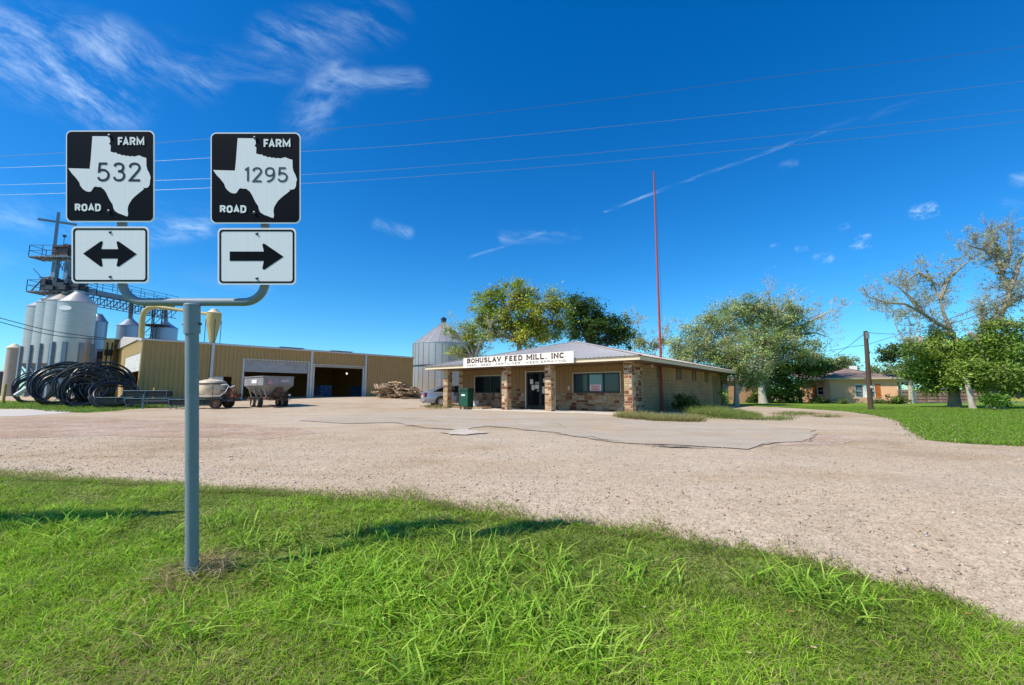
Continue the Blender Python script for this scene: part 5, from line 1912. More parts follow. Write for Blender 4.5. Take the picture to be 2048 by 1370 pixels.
def wheel(parent, x, y, r, w, rim=None, axis='Y'):
    mb = MB()
    M = Matrix.Rotation(R(90), 4, 'X')
    mb.lathe([(r * .6, -w / 2), (r * .93, -w / 2), (r, -w * .32), (r, w * .32), (r * .93, w / 2), (r * .6, w / 2)], 24, (0, 0, 0), M, cap=False)
    t = mb.build('wheel', m_tyre, parent, smooth=True, loc=(x, y, r))
    mb = MB()
    mb.lathe([(r * .62, -w * .42), (r * .5, -w * .3), (r * .2, -w * .36), (.0, -w * .38)], 20, (0, 0, 0), M, cap=False)
    mb.lathe([(r * .62, w * .42), (r * .5, w * .3), (r * .2, w * .36), (.0, w * .38)], 20, (0, 0, 0), M, cap=False)
    for k in range(5):
        a = 2 * math.pi * k / 5
        for s_ in (-1, 1): mb.lathe([(r * .05, 0), (r * .05, .02), (0, .025)], 6, (r * .33 * math.cos(a), s_ * w * .34, r * .33 * math.sin(a)), M)
    mb.build('rim', rim or m_rim, t, smooth=True)
    return t


g = G(432, 817)
sp_ = empty('sprayer_trailer', g, R(8), 'rusty sprayer trailer carrying a stained cream tank, behind the sign pole', 'trailer')
mb = MB()
for s_ in (-.55, .55): mb.beam((-2.6, s_ * .7, .52), (1.25, s_, .52), .09, .12)
for x in (-1.3, -.3, .5, 1.2): mb.beam((x, -.6, .52), (x, .6, .52), .08, .09)
mb.beam((-2.5, -.4, .52), (-4.4, 0, .5), .09, .12); mb.beam((-2.5, .4, .52), (-4.4, 0, .5), .09, .12)
mb.build('frame', m_dkst, sp_)
mb = MB(); mb.tube([(-4.3, 0, .0), (-4.3, 0, .9)], .05, 8); mb.build('jack', m_frame, sp_)
for s_ in (-.82, .82): wheel(sp_, .35, s_, .36, .26, m_rust)
mb = MB()
mb.lathe([(.3, 0), (.62, .08), (.82, .3), (.86, .6), (.84, .95), (.74, 1.13), (.4, 1.24), (.2, 1.26)], 28, (-.35, 0, .62)); tk = mb.build('tank', m_tank, sp_, smooth=True)
mb = MB(); mb.lathe([(.2, 0), (.2, .08), (.0, .1)], 12, (-.35, 0, 1.88)); mb.build('lid', m_tank, tk, smooth=True)
mb = MB()
mb.lathe([(.862, 1.55), (.868, 1.53), (.868, 1.6), (.862, 1.62)], 28, (-.35, 0, 0), cap=False)
for a in range(0, 360, 60):
    c_, s_ = math.cos(R(a)), math.sin(R(a))
    mb.tube([(-.35 + .9 * c_, .9 * s_, .55), (-.35 + .9 * c_, .9 * s_, 1.5)], .018, 5)
mb.build('tank_band', m_rust, sp_)
mb = MB()
rr = random.Random(9)
for i in range(14):
    a = Vector((rr.uniform(.6, 1.2), rr.uniform(-.5, .5), rr.uniform(.6, 1.5))); b = a + Vector((rr.uniform(-.4, .5), rr.uniform(-.3, .3), rr.uniform(-.5, .5))); c = b + Vector((rr.uniform(-.4, .3), rr.uniform(-.3, .3), rr.uniform(-.4, .3)))
    mb.tube([a, b, c], rr.uniform(.02, .045), 5)
mb.box(.65, 1.1, -.25, .2, .6, 1.1)
mb.box(1.1, 1.22, -.6, .6, .7, .95)
mb.build('pump', m_rust, sp_)
mb = MB(); mb.tube([(.45, -.5, 1.5), (.8, -.55, 1.55), (1.0, -.5, 1.35), (1.25, -.45, 1.45)], .035, 6); mb.tube([(.9, -.5, 1.45), (.8, -.6, 1.1), (.5, -.7, .8), (-.6, -.88, .8), (-1.1, -.5, 1.1)], .03, 6)
mb.build('hose', m_spout, sp_, smooth=True)
mb = MB(); mb.box(1.225, 1.25, -.6, -.42, .75, .9); mb.box(1.225, 1.25, .42, .6, .75, .9); mb.build('tail_light', m_red, sp_)
mb = MB(); mb.tube([(-1.75, -.3, .55), (-1.75, -.3, 1.5), (-1.6, -.25, 1.7)], .05, 6); mb.box(-1.95, -1.55, -.35, .1, .6, .85); mb.build('stand', m_dkst, sp_)

# ------------------------------------------------------------------ spreader wagon
m_wagon = mat('weathered_grey_wagon', (.29, .275, .26), rough=.6, var=.14, scale=1.5, dirt=(.20, .125, .08), dscale=1.8, damt=.75)
th = R(50)
sc_ = 1.0
yq = 29.0
q = at(526, 771, yq)
gz = zg(q.x, q.y)
wg = empty('spreader_wagon', (q.x, q.y, gz), th, 'grey spreader wagon with sloped hopper and tandem wheels in front of the open bay', 'wagon')
WA, WB = 1.96, 3.3
zb_, zt_ = at(526, 770.5, yq).z - gz, at(526, 752.5, yq).z - gz
zl_ = zb_ - .66
print('wagon z', zb_, zt_)
mb = MB()
def tub(mb, top, t):
    pass
b0 = [(0, 0), (WA, 0), (WA, WB), (0, WB)]
mb.add([(x, y, zb_) for x, y in b0] + [(x, y, zt_) for x, y in b0], [(0, 1, 5, 4), (1, 2, 6, 5), (2, 3, 7, 6), (3, 0, 4, 7)])
i_ = .04
bi = [(i_, i_), (WA - i_, i_), (WA - i_, WB - i_), (i_, WB - i_)]
mb.add([(x, y, zb_) for x, y in bi] + [(x, y, zt_) for x, y in bi], [(0, 4, 5, 1), (1, 5, 6, 2), (2, 6, 7, 3), (3, 7, 4, 0)])
mb.beam((-.02, -.02, zt_), (WA + .02, -.02, zt_), .06, .06); mb.beam((-.02, -.02, zt_), (-.02, WB, zt_), .06, .06); mb.beam((WA + .02, 0, zt_), (WA + .02, WB, zt_), .06, .06); mb.beam((0, WB, zt_), (WA, WB, zt_), .06, .06)
mb.beam((WA * .5, -.03, zb_), (WA * .5, -.03, zt_), .05, .04)
mb.build('hopper_box', m_wagon, wg)
mb = MB()
lo = [(.62, .55), (WA - .62, .55), (WA - .62, WB - .5), (.62, WB - .5)]
mb.add([(x, y, zb_) for x, y in b0] + [(x, y, zl_) for x, y in lo], [(0, 1, 5, 4), (1, 2, 6, 5), (2, 3, 7, 6), (3, 0, 4, 7), (4, 5, 6, 7)])
mb.build('hopper', m_wagon, wg)
mb = MB()
for x in (.5, WA - .5): mb.beam((x, .1, .62), (x, WB + .3, .62), .12, .18)
for y in (.3, 1.2, 2.4, 3.2): mb.beam((.3, y, .62), (WA - .3, y, .62), .1, .12)
mb.beam((WA / 2, WB + .2, .6), (WA / 2, WB + 1.9, .5), .14, .14)
mb.build('chassis', m_rust, wg)
for y in (.35, 1.15, 2.0, 2.9):
    for x, xo in ((.12, .45), (WA - .12, WA - .45)):
        mb = MB(); mb.beam((x, y, zb_), (xo, y + .1, .66), .09, .05); mb.build('strut', m_wagon, wg)
mb = MB()
mb.box(WA * .42, WA * .66, .02, .4, .72, 1.32); mb.tube([(WA * .45, -.03, .75), (WA * .45, -.03, 1.3)], .05, 6)
mb.box(WA * .3, WA * .8, -.1, .5, .52, .62)
rr = random.Random(3)
for i in range(12):
    x, y, z = rr.uniform(.4, WA - .3), rr.uniform(.0, .5), rr.uniform(.6, 1.)
    s_ = rr.uniform(.04, .13); mb.box(x - s_, x + s_, y - s_, y + s_, z - s_, z + s_)
mb.lathe([(.3, 0), (.3, .04)], 16, (WA * .3, -.15, .5)); mb.lathe([(.3, 0), (.3, .04)], 16, (WA * .75, -.15, .5))
mb.build('spinner_gear', m_rust, wg)
for x in (.16, WA - .16):
    for y in (.95, 1.75): 
        w_ = wheel(wg, x, y, .37, .28); w_.rotation_euler = (0, 0, R(90))
mb = MB()
cx, cz, s_ = WA * .2, (zb_ + zt_) / 2 - .05, .2
mb.flat([(cx - s_, cz - s_ * .8), (cx + s_, cz - s_ * .8), (cx, cz + s_ * .95)], nf, -.055)
mb.build('slow_vehicle_triangle', mat('faded_pink_triangle', (.55, .30, .28), rough=.6, var=.05), wg)
mb = MB(); mb.flat([(WA * .58, cz + .0), (WA * .83, cz + .0), (WA * .83, cz + .13), (WA * .58, cz + .13)], nf, -.012); mb.build('maker_plate', mat('pale_plate', (.55, .53, .50), rough=.6), wg)
mb = MB(); mb.box(-.012, -.006, 1.1, 1.9, cz - .1, cz + .14); mb.build('sticker', m_white, wg)
mb = MB(); mb.lathe([(.07, 0), (.07, .03), (.0, .04)], 10, (WA - .25, -.03, .85), Matrix.Rotation(R(90), 4, 'X')); mb.build('reflector', m_white, wg)

# ------------------------------------------------------------------ pallets
m_wood = mat('grey_brown_pallet_wood', vcol=True, rough=.9, var=.25, scale=4, fine=.15, fscale=40)
PW = [(.50, .34, .19), (.36, .23, .13), (.58, .42, .26), (.27, .175, .11), (.42, .31, .2)]


def pallet_mb(seed, broken=0.):
    rr = random.Random(seed)
    mb = MB()
    for y in (-.45, 0, .45):
        mb.col = rr.choice(PW); mb.box(-.6, .6, y - .025, y + .025, .02, .11)
    for i in range(7):
        if rr.random() < broken: continue
        x = -.55 + i * 1.1 / 6
        mb.col = rr.choice(PW); mb.box(x - .055, x + .055, -.5, .5, .112, .132)
    for i in range(4):
        if rr.random() < broken: continue
        x = -.55 + i * 1.1 / 3
        mb.col = rr.choice(PW); mb.box(x - .05, x + .05, -.5, .5, -.002, .018)
    return mb


GP = 'heap of old pallets by the warehouse'
hp0, hp1 = G(752, 796), G(826, 798)
rr = random.Random(21)
axp = (hp1 - hp0)
cnt = 0
protos = [pallet_mb(s_, .15 * (s_ % 3)) for s_ in range(5)]
for layer, (n_, u0, u1) in enumerate(((9, .0, 1.), (9, .02, .98), (9, .04, .95), (8, .06, .92), (8, .1, .85), (6, .15, .7))):
    for k in range(n_):
        t = u0 + (u1 - u0) * (k + .5) / n_ + rr.uniform(-.03, .03)
        dep = rr.uniform(-.2, 1.6)
        p = hp0 + axp * t + Vector((-axp.y, axp.x, 0)).normalized() * dep
        z = zg(p.x, p.y) + layer * .2 + rr.uniform(0, .06)
        tilt = rr.uniform(-.06, .08) + (.45 if rr.random() < .2 else 0)
        mb = protos[rr.randrange(5)]
        nb = MB(); nb.v, nb.f, nb.c = mb.v, mb.f, mb.c
        o = nb.build('pallet', m_wood, None, loc=(p.x, p.y, z + abs(tilt) * .35))
        o.rotation_euler = (tilt, rr.uniform(-.1, .1) + (rr.choice((-.4, .5)) if rr.random() < .2 else 0), wh.rotation_euler.z + rr.choice((0, 1.57)) + rr.uniform(-.35, .35))
        tag(o, 'weathered wooden pallet in the untidy heap against the warehouse wall', 'pallet', GP)
        cnt += 1
p = G(632, 794)
o = pallet_mb(50).build('pallet', m_wood, None, loc=p); o.rotation_euler = (0, 0, R(40))
tag(o, 'single flat pallet lying before the post between the two open bays', 'pallet')
# white jug by the heap
p = G(741, 793)
mb = MB(); mb.lathe([(.14, 0), (.16, .05), (.16, .3), (.06, .42), (.06, .48), (.0, .48)], 12); tag(mb.build('plastic_jug', m_white, None, smooth=True, loc=p), 'small white plastic jug at the left end of the pallet heap', 'jug')
# shrink-wrapped blue loads inside the second bay
m_blue = mat('blue_wrapped_bags', (.03, .085, .19), rough=.45, var=.2, scale=3, dirt=(.13, .19, .26), dscale=3, damt=.5)
for (x0, x1, yl, lab) in ((641.5, 664, 1.6, 'blue wrapped stack of feed bags just inside the open bay'), (710, 724, 2.6, 'blue wrapped stack of feed bags by the far jamb of the open bay')):
    a, b = fw.py(x0, 790, yl), fw.py(x1, 790, yl)
    o = empty('bag_stack', fw.w((a.x + b.x) / 2, yl + .7), wh.rotation_euler.z, lab, 'bag stack')
    w_ = abs(b.x - a.x); z0 = .5
    rr = random.Random(int(x0))
    mb = MB()
    for k in range(6):
        for j in range(3):
            j0 = rr.uniform(-.02, .02)
            xx = -w_ / 2 + j * w_ / 3
            mb.box(xx + .01, xx + w_ / 3 - .01, -.6 + j0, .6 + j0, z0 + .12 + k * .2, z0 + .30 + k * .2)
    mb.build('bags', m_blue, o, bevel=.05)
    nb = pallet_mb(77); nb.build('pallet', m_wood, o, loc=(0, 0, z0 - .02))

# ------------------------------------------------------------------ cabinet, bucket and pallet on the porch
fm = Fr(PL, XA, YA)
p = fm.loc(G(936, 817))
cl, cr_ = fm.py(912.5, 790, -.1), fm.py(942, 790, -.1)
g = fm.py(927, 812, .15); g = fm.w(g.x, .15)
cab = empty('metal_cabinet', (g.x, g.y, .0), math.atan2(XA.y, XA.x) + R(12), 'dark green metal cabinet with a white sticker beside the porch column', 'cabinet')
d_ = (g.y) / F
m_green = mat('green_painted_steel', (.013, .09, .05), rough=.45, var=.1, dirt=(.05, .12, .08), dscale=3, damt=.4)
zb_, zt_ = .22, (812 - 769) * d_ * 1.0
print('cabinet h', zt_, 'Y', g.y)
wA, wB = .62, .66
mb = MB(); mb.box(-wA / 2, wA / 2, 0, wB, zb_, zt_ - .2); mb.build('body', m_green, cab, bevel=.012)
mb = MB(); mb.box(-wA / 2 - .025, wA / 2 + .025, -.025, wB + .025, zt_ - .2, zt_); mb.build('lid', mat('dark_green_lid', (.01, .055, .035), rough=.5), cab, bevel=.015)
mb = MB(); mb.box(-wA / 2 + .03, wA / 2 - .03, -.012, -.002, zb_ + .04, zt_ - .26); mb.build('door', m_green, cab)
mb = MB(); mb.box(-.16, .1, -.018, -.013, zt_ - .48, zt_ - .38); mb.build('sticker', m_white, cab)
for x in (-wA / 2 + .06, wA / 2 - .06):
    for y in (.06, wB - .06):
        mb = MB(); mb.box(x - .04, x + .04, y - .04, y + .04, -.1, zb_); mb.build('leg', m_rust, cab)
g2 = fm.loc(G(965, 817)); 
for i, (dx, lab) in enumerate(((-.35, 'pale pallet lying flat on the porch edge in front of the bucket'), (.95, 'pale pallet lying flat on the porch edge nearer the middle column'))):
    o = pallet_mb(90 + i).build('pallet', m_wood, None, loc=fm.w(g2.x + dx, 1.0, .075)); o.rotation_euler = (0, 0, mill.rotation_euler.z)
    tag(o, lab, 'pallet')
g3 = fm.py(950.5, 812, 1.55)
bk_ = empty('bucket', fm.w(g3.x, 1.55, .072), 0, 'white plastic bucket on the porch between the green cabinet and a column', 'bucket')
mb = MB(); mb.lathe([(.19, 0), (.24, .45), (.255, .45), (.255, .47), (.22, .47), (.17, .05), (.0, .05)], 20, cap=False); mb.build('body', m_white, bk_, smooth=True)
mb = MB(); mb.tube([(.25 * math.cos(R(a)), .0, .43 + .2 * math.sin(R(a))) for a in range(180, 361, 20)], .008, 5); mb.build('handle', m_bolt, bk_)

# ------------------------------------------------------------------ silver saloon car
m_car = mat('silver_car_paint', (.42, .43, .47), rough=.28, metal=.55, var=.02, fine=0, spec=.6)
m_cglass = mat('car_glass', (.01, .013, .018), rough=.05, var=0, fine=0, spec=.8)
cd = Vector((.93, .37, 0)).normalized()
yc = 31.5
wpos = at(876.5, 806, yc)
gzc = zg(wpos.x, wpos.y)
car = empty('parked_car', (wpos.x, wpos.y, gzc), math.atan2(cd.y, cd.x), 'silver saloon car parked behind the left porch column, its tail showing', 'car')
# local: x forward from the rear axle, near side y = -.9
prof = [(-1.12, .62, .36), (-1.1, .98, .78), (-.95, 1.03, .84), (-.55, 1.05, .87), (-.1, 1.04, .9), (.6, 1.02, .91), (1.6, .99, .91), (2.5, .96, .9), (3.2, .9, .86), (3.65, .78, .76), (3.8, .6, .6)]
mb = MB()
rows = []
for x, zt, hw in prof:
    zb = .24 if -1. < x < 3.6 else .34
    rows.append([(x, -hw * .93, zb), (x, -hw, zb + .12), (x, -hw, .62), (x, -hw * .985, zt * .86), (x, -hw * .9, zt * .965), (x, -hw * .7, zt), (x, hw * .7, zt), (x, hw * .9, zt * .965), (x, hw * .985, zt * .86), (x, hw, .62), (x, hw, zb + .12), (x, hw * .93, zb)])
k = len(rows[0])
vs = [v for r_ in rows for v in r_]
fs = []
for i in range(len(rows) - 1):
    for j in range(k - 1): fs.append((i * k + j, i * k + j + 1, (i + 1) * k + j + 1, (i + 1) * k + j))
fs += [tuple(range(k)), tuple((len(rows) - 1) * k + j for j in range(k))]
mb.add(vs, fs)
mb.build('body', m_car, car, smooth=True)
mb = MB()
gh = [(-.55, 1.05, .7), (.3, 1.42, .6), (.9, 1.46, .58), (1.5, 1.44, .58), (2.4, .98, .7)]
rows = [[(x, -.76, 1.0), (x, -hw, z), (x, hw, z), (x, .76, 1.0)] for x, z, hw in gh]
vs = [v for r_ in rows for v in r_]
fs = [(i * 4 + j, i * 4 + j + 1, i * 4 + 5 + j, i * 4 + 4 + j) for i in range(4) for j in range(3)]
mb.add(vs, fs)
mb.build('glasshouse', m_cglass, car, smooth=False)
mb = MB()
mb.add([(.22, -.615, 1.395), (1.56, -.60, 1.43), (1.56, .60, 1.43), (.22, .615, 1.395), (.9, -.60, 1.475), (.9, .60, 1.475)], [(0, 4, 5, 3), (4, 1, 2, 5)])
for s_ in (-1, 1):
    mb.beam((-.5, s_ * .73, 1.07), (.26, s_ * .63, 1.41), .1, .06); mb.beam((.26, s_ * .63, 1.41), (1.55, s_ * .61, 1.44), .07, .05); mb.beam((1.55, s_ * .61, 1.44), (2.38, s_ * .73, 1.0), .07, .05); mb.beam((.95, s_ * .69, 1.02), (.95, s_ * .61, 1.45), .06, .04)
mb.build('roof', m_car, car)
for x in (0, 2.88):
    for s_ in (-1, 1):
        mb = MB(); mb.lathe([(.41, -.02), (.41, .03), (.3, .03), (.3, -.02)], 24, (x, s_ * .885, .33), Matrix.Rotation(R(90), 4, 'X'), cap=False)
        mb.build('wheel_arch', m_tyre, car)
        M = Matrix.Rotation(R(90), 4, 'X')
        w_ = wheel(car, x, s_ * .84, .335, .22, m_bolt)
        mb = MB()
        for k_ in range(9):
            a = 2 * math.pi * k_ / 9
            mb.beam((.04 * math.cos(a), s_ * .1, .04 * math.sin(a)), (.24 * math.cos(a), s_ * .105, .24 * math.sin(a)), .045, .02, up=(0, 1, 0))
        mb.build('spokes', m_wtrim, w_)
mb = MB()
for s_ in (-1, 1): mb.box(-1.135, -.98, s_ * .66 - .08, s_ * .66 + .08, .66, .97)
mb2 = MB()
for s_ in (-1, 1):
    mb = MB(); mb.box(-1.14, -.93, s_ * .75 - .075, s_ * .75 + .075, .64, .96); mb.build('tail_light', mat('tail_light_red', (.28, .01, .015), rough=.2), car, bevel=.03)
mb = MB(); mb.box(-1.155, -1.12, -.26, .26, .62, .76); mb.build('number_plate', m_paper, car)
mb = MB(); mb.box(-1.16, -1.05, -.84, .84, .34, .52); mb.build('bumper', m_car, car, bevel=.03)
# ------------------------------------------------------------------ trees
m_leafm = mat('tree_leaf', vcol=True, rough=.6, var=0, fine=0, spec=.25, trans=.35)
m_bark = mat('grey_bark', (.33, .28, .23), rough=.95, var=.25, scale=3, fine=.2, fscale=25, bump=.6, bscale=20)
m_barkd = mat('dark_bark', (.12, .095, .07), rough=.95, var=.25, scale=3, fine=.2, fscale=25, bump=.6, bscale=20)
m_barkp = mat('pale_dead_bark', (.50, .43, .36), rough=.95, var=.25, scale=3, fine=.2, fscale=25, bump=.4, bscale=20)


def leaf_quads(C, size, colr, up=.55):
    n = len(C)
    nrm = rng.normal(0, 1, (n, 3)); nrm = nrm + np.array([-.30, -.25, 0.]); nrm[:, 2] = np.abs(nrm[:, 2]) + up
    nrm /= np.linalg.norm(nrm, axis=1)[:, None]
    t = rng.normal(0, 1, (n, 3))
    t -= nrm * (t * nrm).sum(1)[:, None]; t /= np.linalg.norm(t, axis=1)[:, None]
    b = np.cross(nrm, t)
    s = (size * rng.uniform(.6, 1.3, n))[:, None]
    v = np.stack([C - t * s, C + b * s * .42, C + t * s, C - b * s * .42], 1)
    f = np.arange(n * 4).reshape(n, 4)
    return v.reshape(-1, 3), f, colr


def bez(a, b, c, k=6):
    return [(a * (1 - t) ** 2 + b * 2 * t * (1 - t) + c * t * t) for t in [i / k for i in range(k + 1)]]


def grow(mb, p, d, ln, r, depth, tips, rr, spread=.55, lift=.08, kids=(2, 3)):
    pts = [p.copy()]; rs = [r]
    q = p.copy(); dd = d.copy()
    for i in range(3):
        dd = (dd + Vector((rr.gauss(0, .2), rr.gauss(0, .2), rr.gauss(0, .2) + lift))).normalized()
        q = q + dd * ln / 3
        pts.append(q.copy()); rs.append(r * (1 - .22 * (i + 1)))
    mb.tube(pts, rs, 5 if r > .03 else 3, cap=False)
    if depth == 0:
        tips.append(q); return
    for i in range(rr.randint(*kids)):
        k = rr.choice((1, 2, 3, 3))
        nd = (dd + Vector((rr.gauss(0, spread), rr.gauss(0, spread), rr.gauss(0, spread)))).normalized()
        grow(mb, pts[k], nd, ln * rr.uniform(.55, .85), max(.011, rs[k] * .74), depth - 1, tips, rr, spread, lift, kids)


def tree(name, label, base, clumps, Y, pal, nl=9000, lsize=.13, trunks=None, tr=.25, bark=None, seed=1, group=None, fork=.35, dark=1., sig=.30, bare=None, bare_n=5, sub=None, twig=True, limb=1.):
    """clumps: (px, py, rx, ry, dY) in pixels at depth Y"""
    rr = random.Random(seed)
    bark = bark or m_bark
    o = empty(name, base, 0, label, 'tree', group)
    O = Vector(base)
    mb = MB()
    CL_ = []
    for c in clumps:
        px, py, rx, ry = c[:4]
        dY = c[4] if len(c) > 4 else rr.uniform(-1.2, 1.2)
        ctr = at(px, py, Y + dY) - O
        CL_.append((ctr, rx / F * Y, ry / F * Y, (rx + ry) * .5 / F * Y))
    top = max(c[0].z for c in CL_) if CL_ else 3
    trunks = trunks or [[Vector((0, 0, -.3)), Vector((rr.uniform(-.2, .2), 0, top * fork * .5)), Vector((rr.uniform(-.3, .3), rr.uniform(-.2, .2), top * fork))]]
    ends = []
    for ti, tpath in enumerate(trunks):
        P_ = bez(*tpath) if len(tpath) == 3 else tpath
        n_ = len(P_)
        mb.tube(P_, [(tr * (1.35 if i == 0 else 1.12 if i == 1 else 1) * (1 - .35 * i / (n_ - 1))) if ti == 0 else tr * .62 * (1 - .6 * i / (n_ - 1)) for i in range(n_)], 10)
        ends.append(P_[-1]); ends.append(P_[int(n_ * .75)])
    tips = []
    V_, F_, Cc, nv = [], [], [], 0
    vol = [c[1] * c[2] for c in CL_]
    tv = sum(vol) or 1
    for (ctr, rx, rz, ry), vv_ in zip(CL_, vol):
        e_ = min(ends, key=lambda q: (q - ctr).length)
        mid = (e_ + ctr) / 2 + Vector((rr.uniform(-.4, .4), rr.uniform(-.4, .4), rr.uniform(0, .5)))
        L_ = bez(e_, mid, ctr, 5)
        mb.tube(L_, [tr * .55 * limb * (1 - .13 * i) for i in range(6)], 6, cap=False)
        ns = max(5, int((sub or nl / 75) * vv_ / tv))
        u = rng.normal(0, 1, (ns, 3)); u /= np.linalg.norm(u, axis=1)[:, None]
        rad = rng.uniform(0, 1, ns) ** .42
        SC = np.array(ctr)[None] + u * rad[:, None] * np.array([rx, ry, rz])[None]
        for s_ in range(ns):
            if twig and s_ % 2 == 0:
                q = Vector(SC[s_])
                j = rr.randint(3, 5)
                mb.tube([L_[j], (L_[j] + q) / 2 + Vector((rr.uniform(-.15, .15), rr.uniform(-.15, .15), rr.uniform(-.05, .2))), q], [tr * .16, tr * .1, .008], 4, cap=False)
        n_ = max(30, int(nl * vv_ / tv))
        k = rng.integers(0, ns, n_)
        C = SC[k] + rng.normal(0, 1, (n_, 3)) * np.array([1, 1, .7]) * sig * 1.08 * (.5 + .8 * rng.uniform(0, 1, n_))[:, None]
        subcol = pick(np.array(pal), ns, .32)
        col = subcol[k] * (1 + rng.uniform(-.25, .25, (n_, 1))) * dark
        v, f, c_ = leaf_quads(C, np.full(n_, lsize), col)
        V_.append(v); F_.append(f + nv); Cc.append(c_); nv += len(v)
    if bare:
        for path in bare:
            P_ = [at(a, b, Y + (c_ if c_ is not None else 0)) - O for a, b, c_ in path]
            P_ = [Vector((p[0], p[1], p[2])) for p in P_]
            n_ = len(P_)
            r0 = tr * .42
            rs = [r0 * (1 - .8 * i / (n_ - 1)) for i in range(n_)]
            mb.tube(P_, rs, 7, cap=False)
            for i in range(1, n_):
                for k in range(bare_n):
                    t = rr.random()
                    p = P_[i - 1].lerp(P_[i], t)
                    d = (P_[i] - P_[i - 1]).normalized()
                    nd = (d * .5 + Vector((rr.gauss(0, .7), rr.gauss(0, .6), rr.gauss(.15, .6)))).normalized()
                    grow(mb, p, nd, rr.uniform(.32, .72) * (.6 + .05 * Y / 3), max(.014, rs[i] * .36), 4, tips, rr, .55, .06)
            grow(mb, P_[-1], (P_[-1] - P_[-2]).normalized(), .8, max(.02, rs[-1]), 3, tips, rr)
        # sparse foliage at some of the twig ends
        TP = np.array([tuple(t) for t in tips if rr.random() < .5])
        if len(TP):
            k = rng.integers(0, len(TP), int(len(TP) * 3))
            C = TP[k] + rng.normal(0, .07, (len(k), 3))
            col = pick(np.array([(.44, .48, .15), (.50, .50, .21), (.46, .40, .22), (.34, .42, .10)]), len(k), .2)
            v, f, c_ = leaf_quads(C, np.full(len(k), lsize * .62), col)
            V_.append(v); F_.append(f + nv); Cc.append(c_); nv += len(v)
    mb.build('trunk', bark, o, smooth=True, fix=False)
    if V_:
        np_mesh('crown', np.concatenate(V_), np.concatenate(F_), np.concatenate(Cc), m_leafm, o)
    return o


YG = [(.34, .40, .035), (.26, .34, .03), (.40, .43, .05), (.20, .28, .025), (.43, .39, .06)]
OAK = [(.055, .11, .02), (.075, .14, .026), (.10, .17, .03), (.045, .09, .018)]
GREY = [(.40, .46, .16), (.33, .41, .12), (.46, .50, .21), (.27, .36, .09), (.48, .46, .25)]
MID = [(.215, .33, .045), (.27, .38, .06), (.165, .26, .035), (.33, .41, .075)]
DK = [(.085, .13, .025), (.11, .165, .03), (.065, .105, .02)]
FAR = [(.22, .27, .10), (.26, .29, .13), (.17, .23, .08)]


def gxy(px, Y):
    p = at(px, 800, Y)
    return Vector((p.x, p.y, zg(p.x, p.y)))


tree('pecan_tree', 'tall yellow-green tree rising behind the feed store roof', gxy(1040, 42),
     [(972, 612, 32, 34), (1000, 592, 28, 24), (1040, 588, 40, 28), (1060, 628, 46, 38), (1102, 604, 34, 30), (1010, 645, 48, 40), (1085, 655, 42, 34), (958, 640, 20, 24), (1122, 640, 20, 40), (1040, 570, 18, 10), (985, 670, 30, 22), (1060, 675, 40, 22)],
     42, YG, nl=22000, lsize=.14, tr=.34, seed=2, fork=.5, sig=.36)
tree('mesquite_tree', 'small pale tree with grey limbs in front of the round grain bin', gxy(950, 38),
     [(925, 668, 24, 15), (945, 658, 18, 12), (912, 703, 20, 10), (945, 695, 26, 15), (930, 710, 26, 9), (900, 660, 14, 8), (962, 680, 14, 14)],
     38, YG + GREY, nl=3000, lsize=.13, tr=.17, seed=3, fork=.55, sig=.3, bark=m_barkp, limb=1.2,
     bare=[[(952, 720, 0), (948, 690, 0), (930, 668, 0), (912, 655, 0)], [(950, 715, 0), (965, 680, 0), (975, 660, 0)]], bare_n=3)
tree('live_oak', 'dark green live oak behind the feed store, right of the yellow-green tree', gxy(1190, 46),
     [(1162, 612, 30, 26), (1198, 636, 32, 30), (1232, 655, 30, 28), (1180, 655, 44, 36), (1247, 680, 18, 22), (1150, 642, 24, 40), (1212, 672, 46, 26), (1145, 600, 16, 14)],
     46, OAK, nl=17000, lsize=.145, tr=.34, seed=4, fork=.45, bark=m_barkd, sig=.34)
tree('bare_scrub', 'leafless grey scrub tree between the dark oak and the flag pole', gxy(1275, 50), [(1290, 690, 26, 12), (1318, 690, 22, 10)], 50, GREY, nl=900, lsize=.15, tr=.12, seed=5, bark=m_barkp,
     bare=[[(1268, 720, 0), (1268, 690, 0), (1266, 660, 0), (1263, 640, 0)], [(1268, 700, 0), (1278, 675, 0), (1290, 655, 0)], [(1310, 720, 0), (1312, 690, 0), (1318, 665, 0)], [(1312, 700, 0), (1330, 680, 0), (1338, 662, 0)]], bare_n=4)
ba = G(1472, 811)
tree('elm_tree', 'grey-green leaning elm at the rear corner of the feed store, trunk in the tall grass', ba,
     [(1400, 690, 54, 34), (1440, 660, 46, 36), (1376, 712, 32, 26), (1462, 708, 46, 34), (1500, 722, 38, 32), (1428, 722, 40, 24), (1352, 690, 20, 16), (1500, 762, 30, 20), (1455, 745, 40, 16), (1420, 640, 26, 18), (1362, 715, 24, 16), (1390, 660, 30, 20), (1510, 745, 36, 20)],
     ba.y, GREY, nl=30000, lsize=.095, tr=.24, seed=6, fork=.36, bark=m_barkp, sig=.30,
     trunks=[[Vector((0, 0, -.3)), at(1474, 785, ba.y) - ba, at(1472, 765, ba.y) - ba], [at(1476, 785, ba.y) - ba, at(1485, 772, ba.y) - ba, at(1496, 758, ba.y) - ba], [at(1472, 770, ba.y) - ba, at(1478, 745, ba.y) - ba, at(1480, 720, ba.y) - ba]])
bb_ = G(1527, 807)
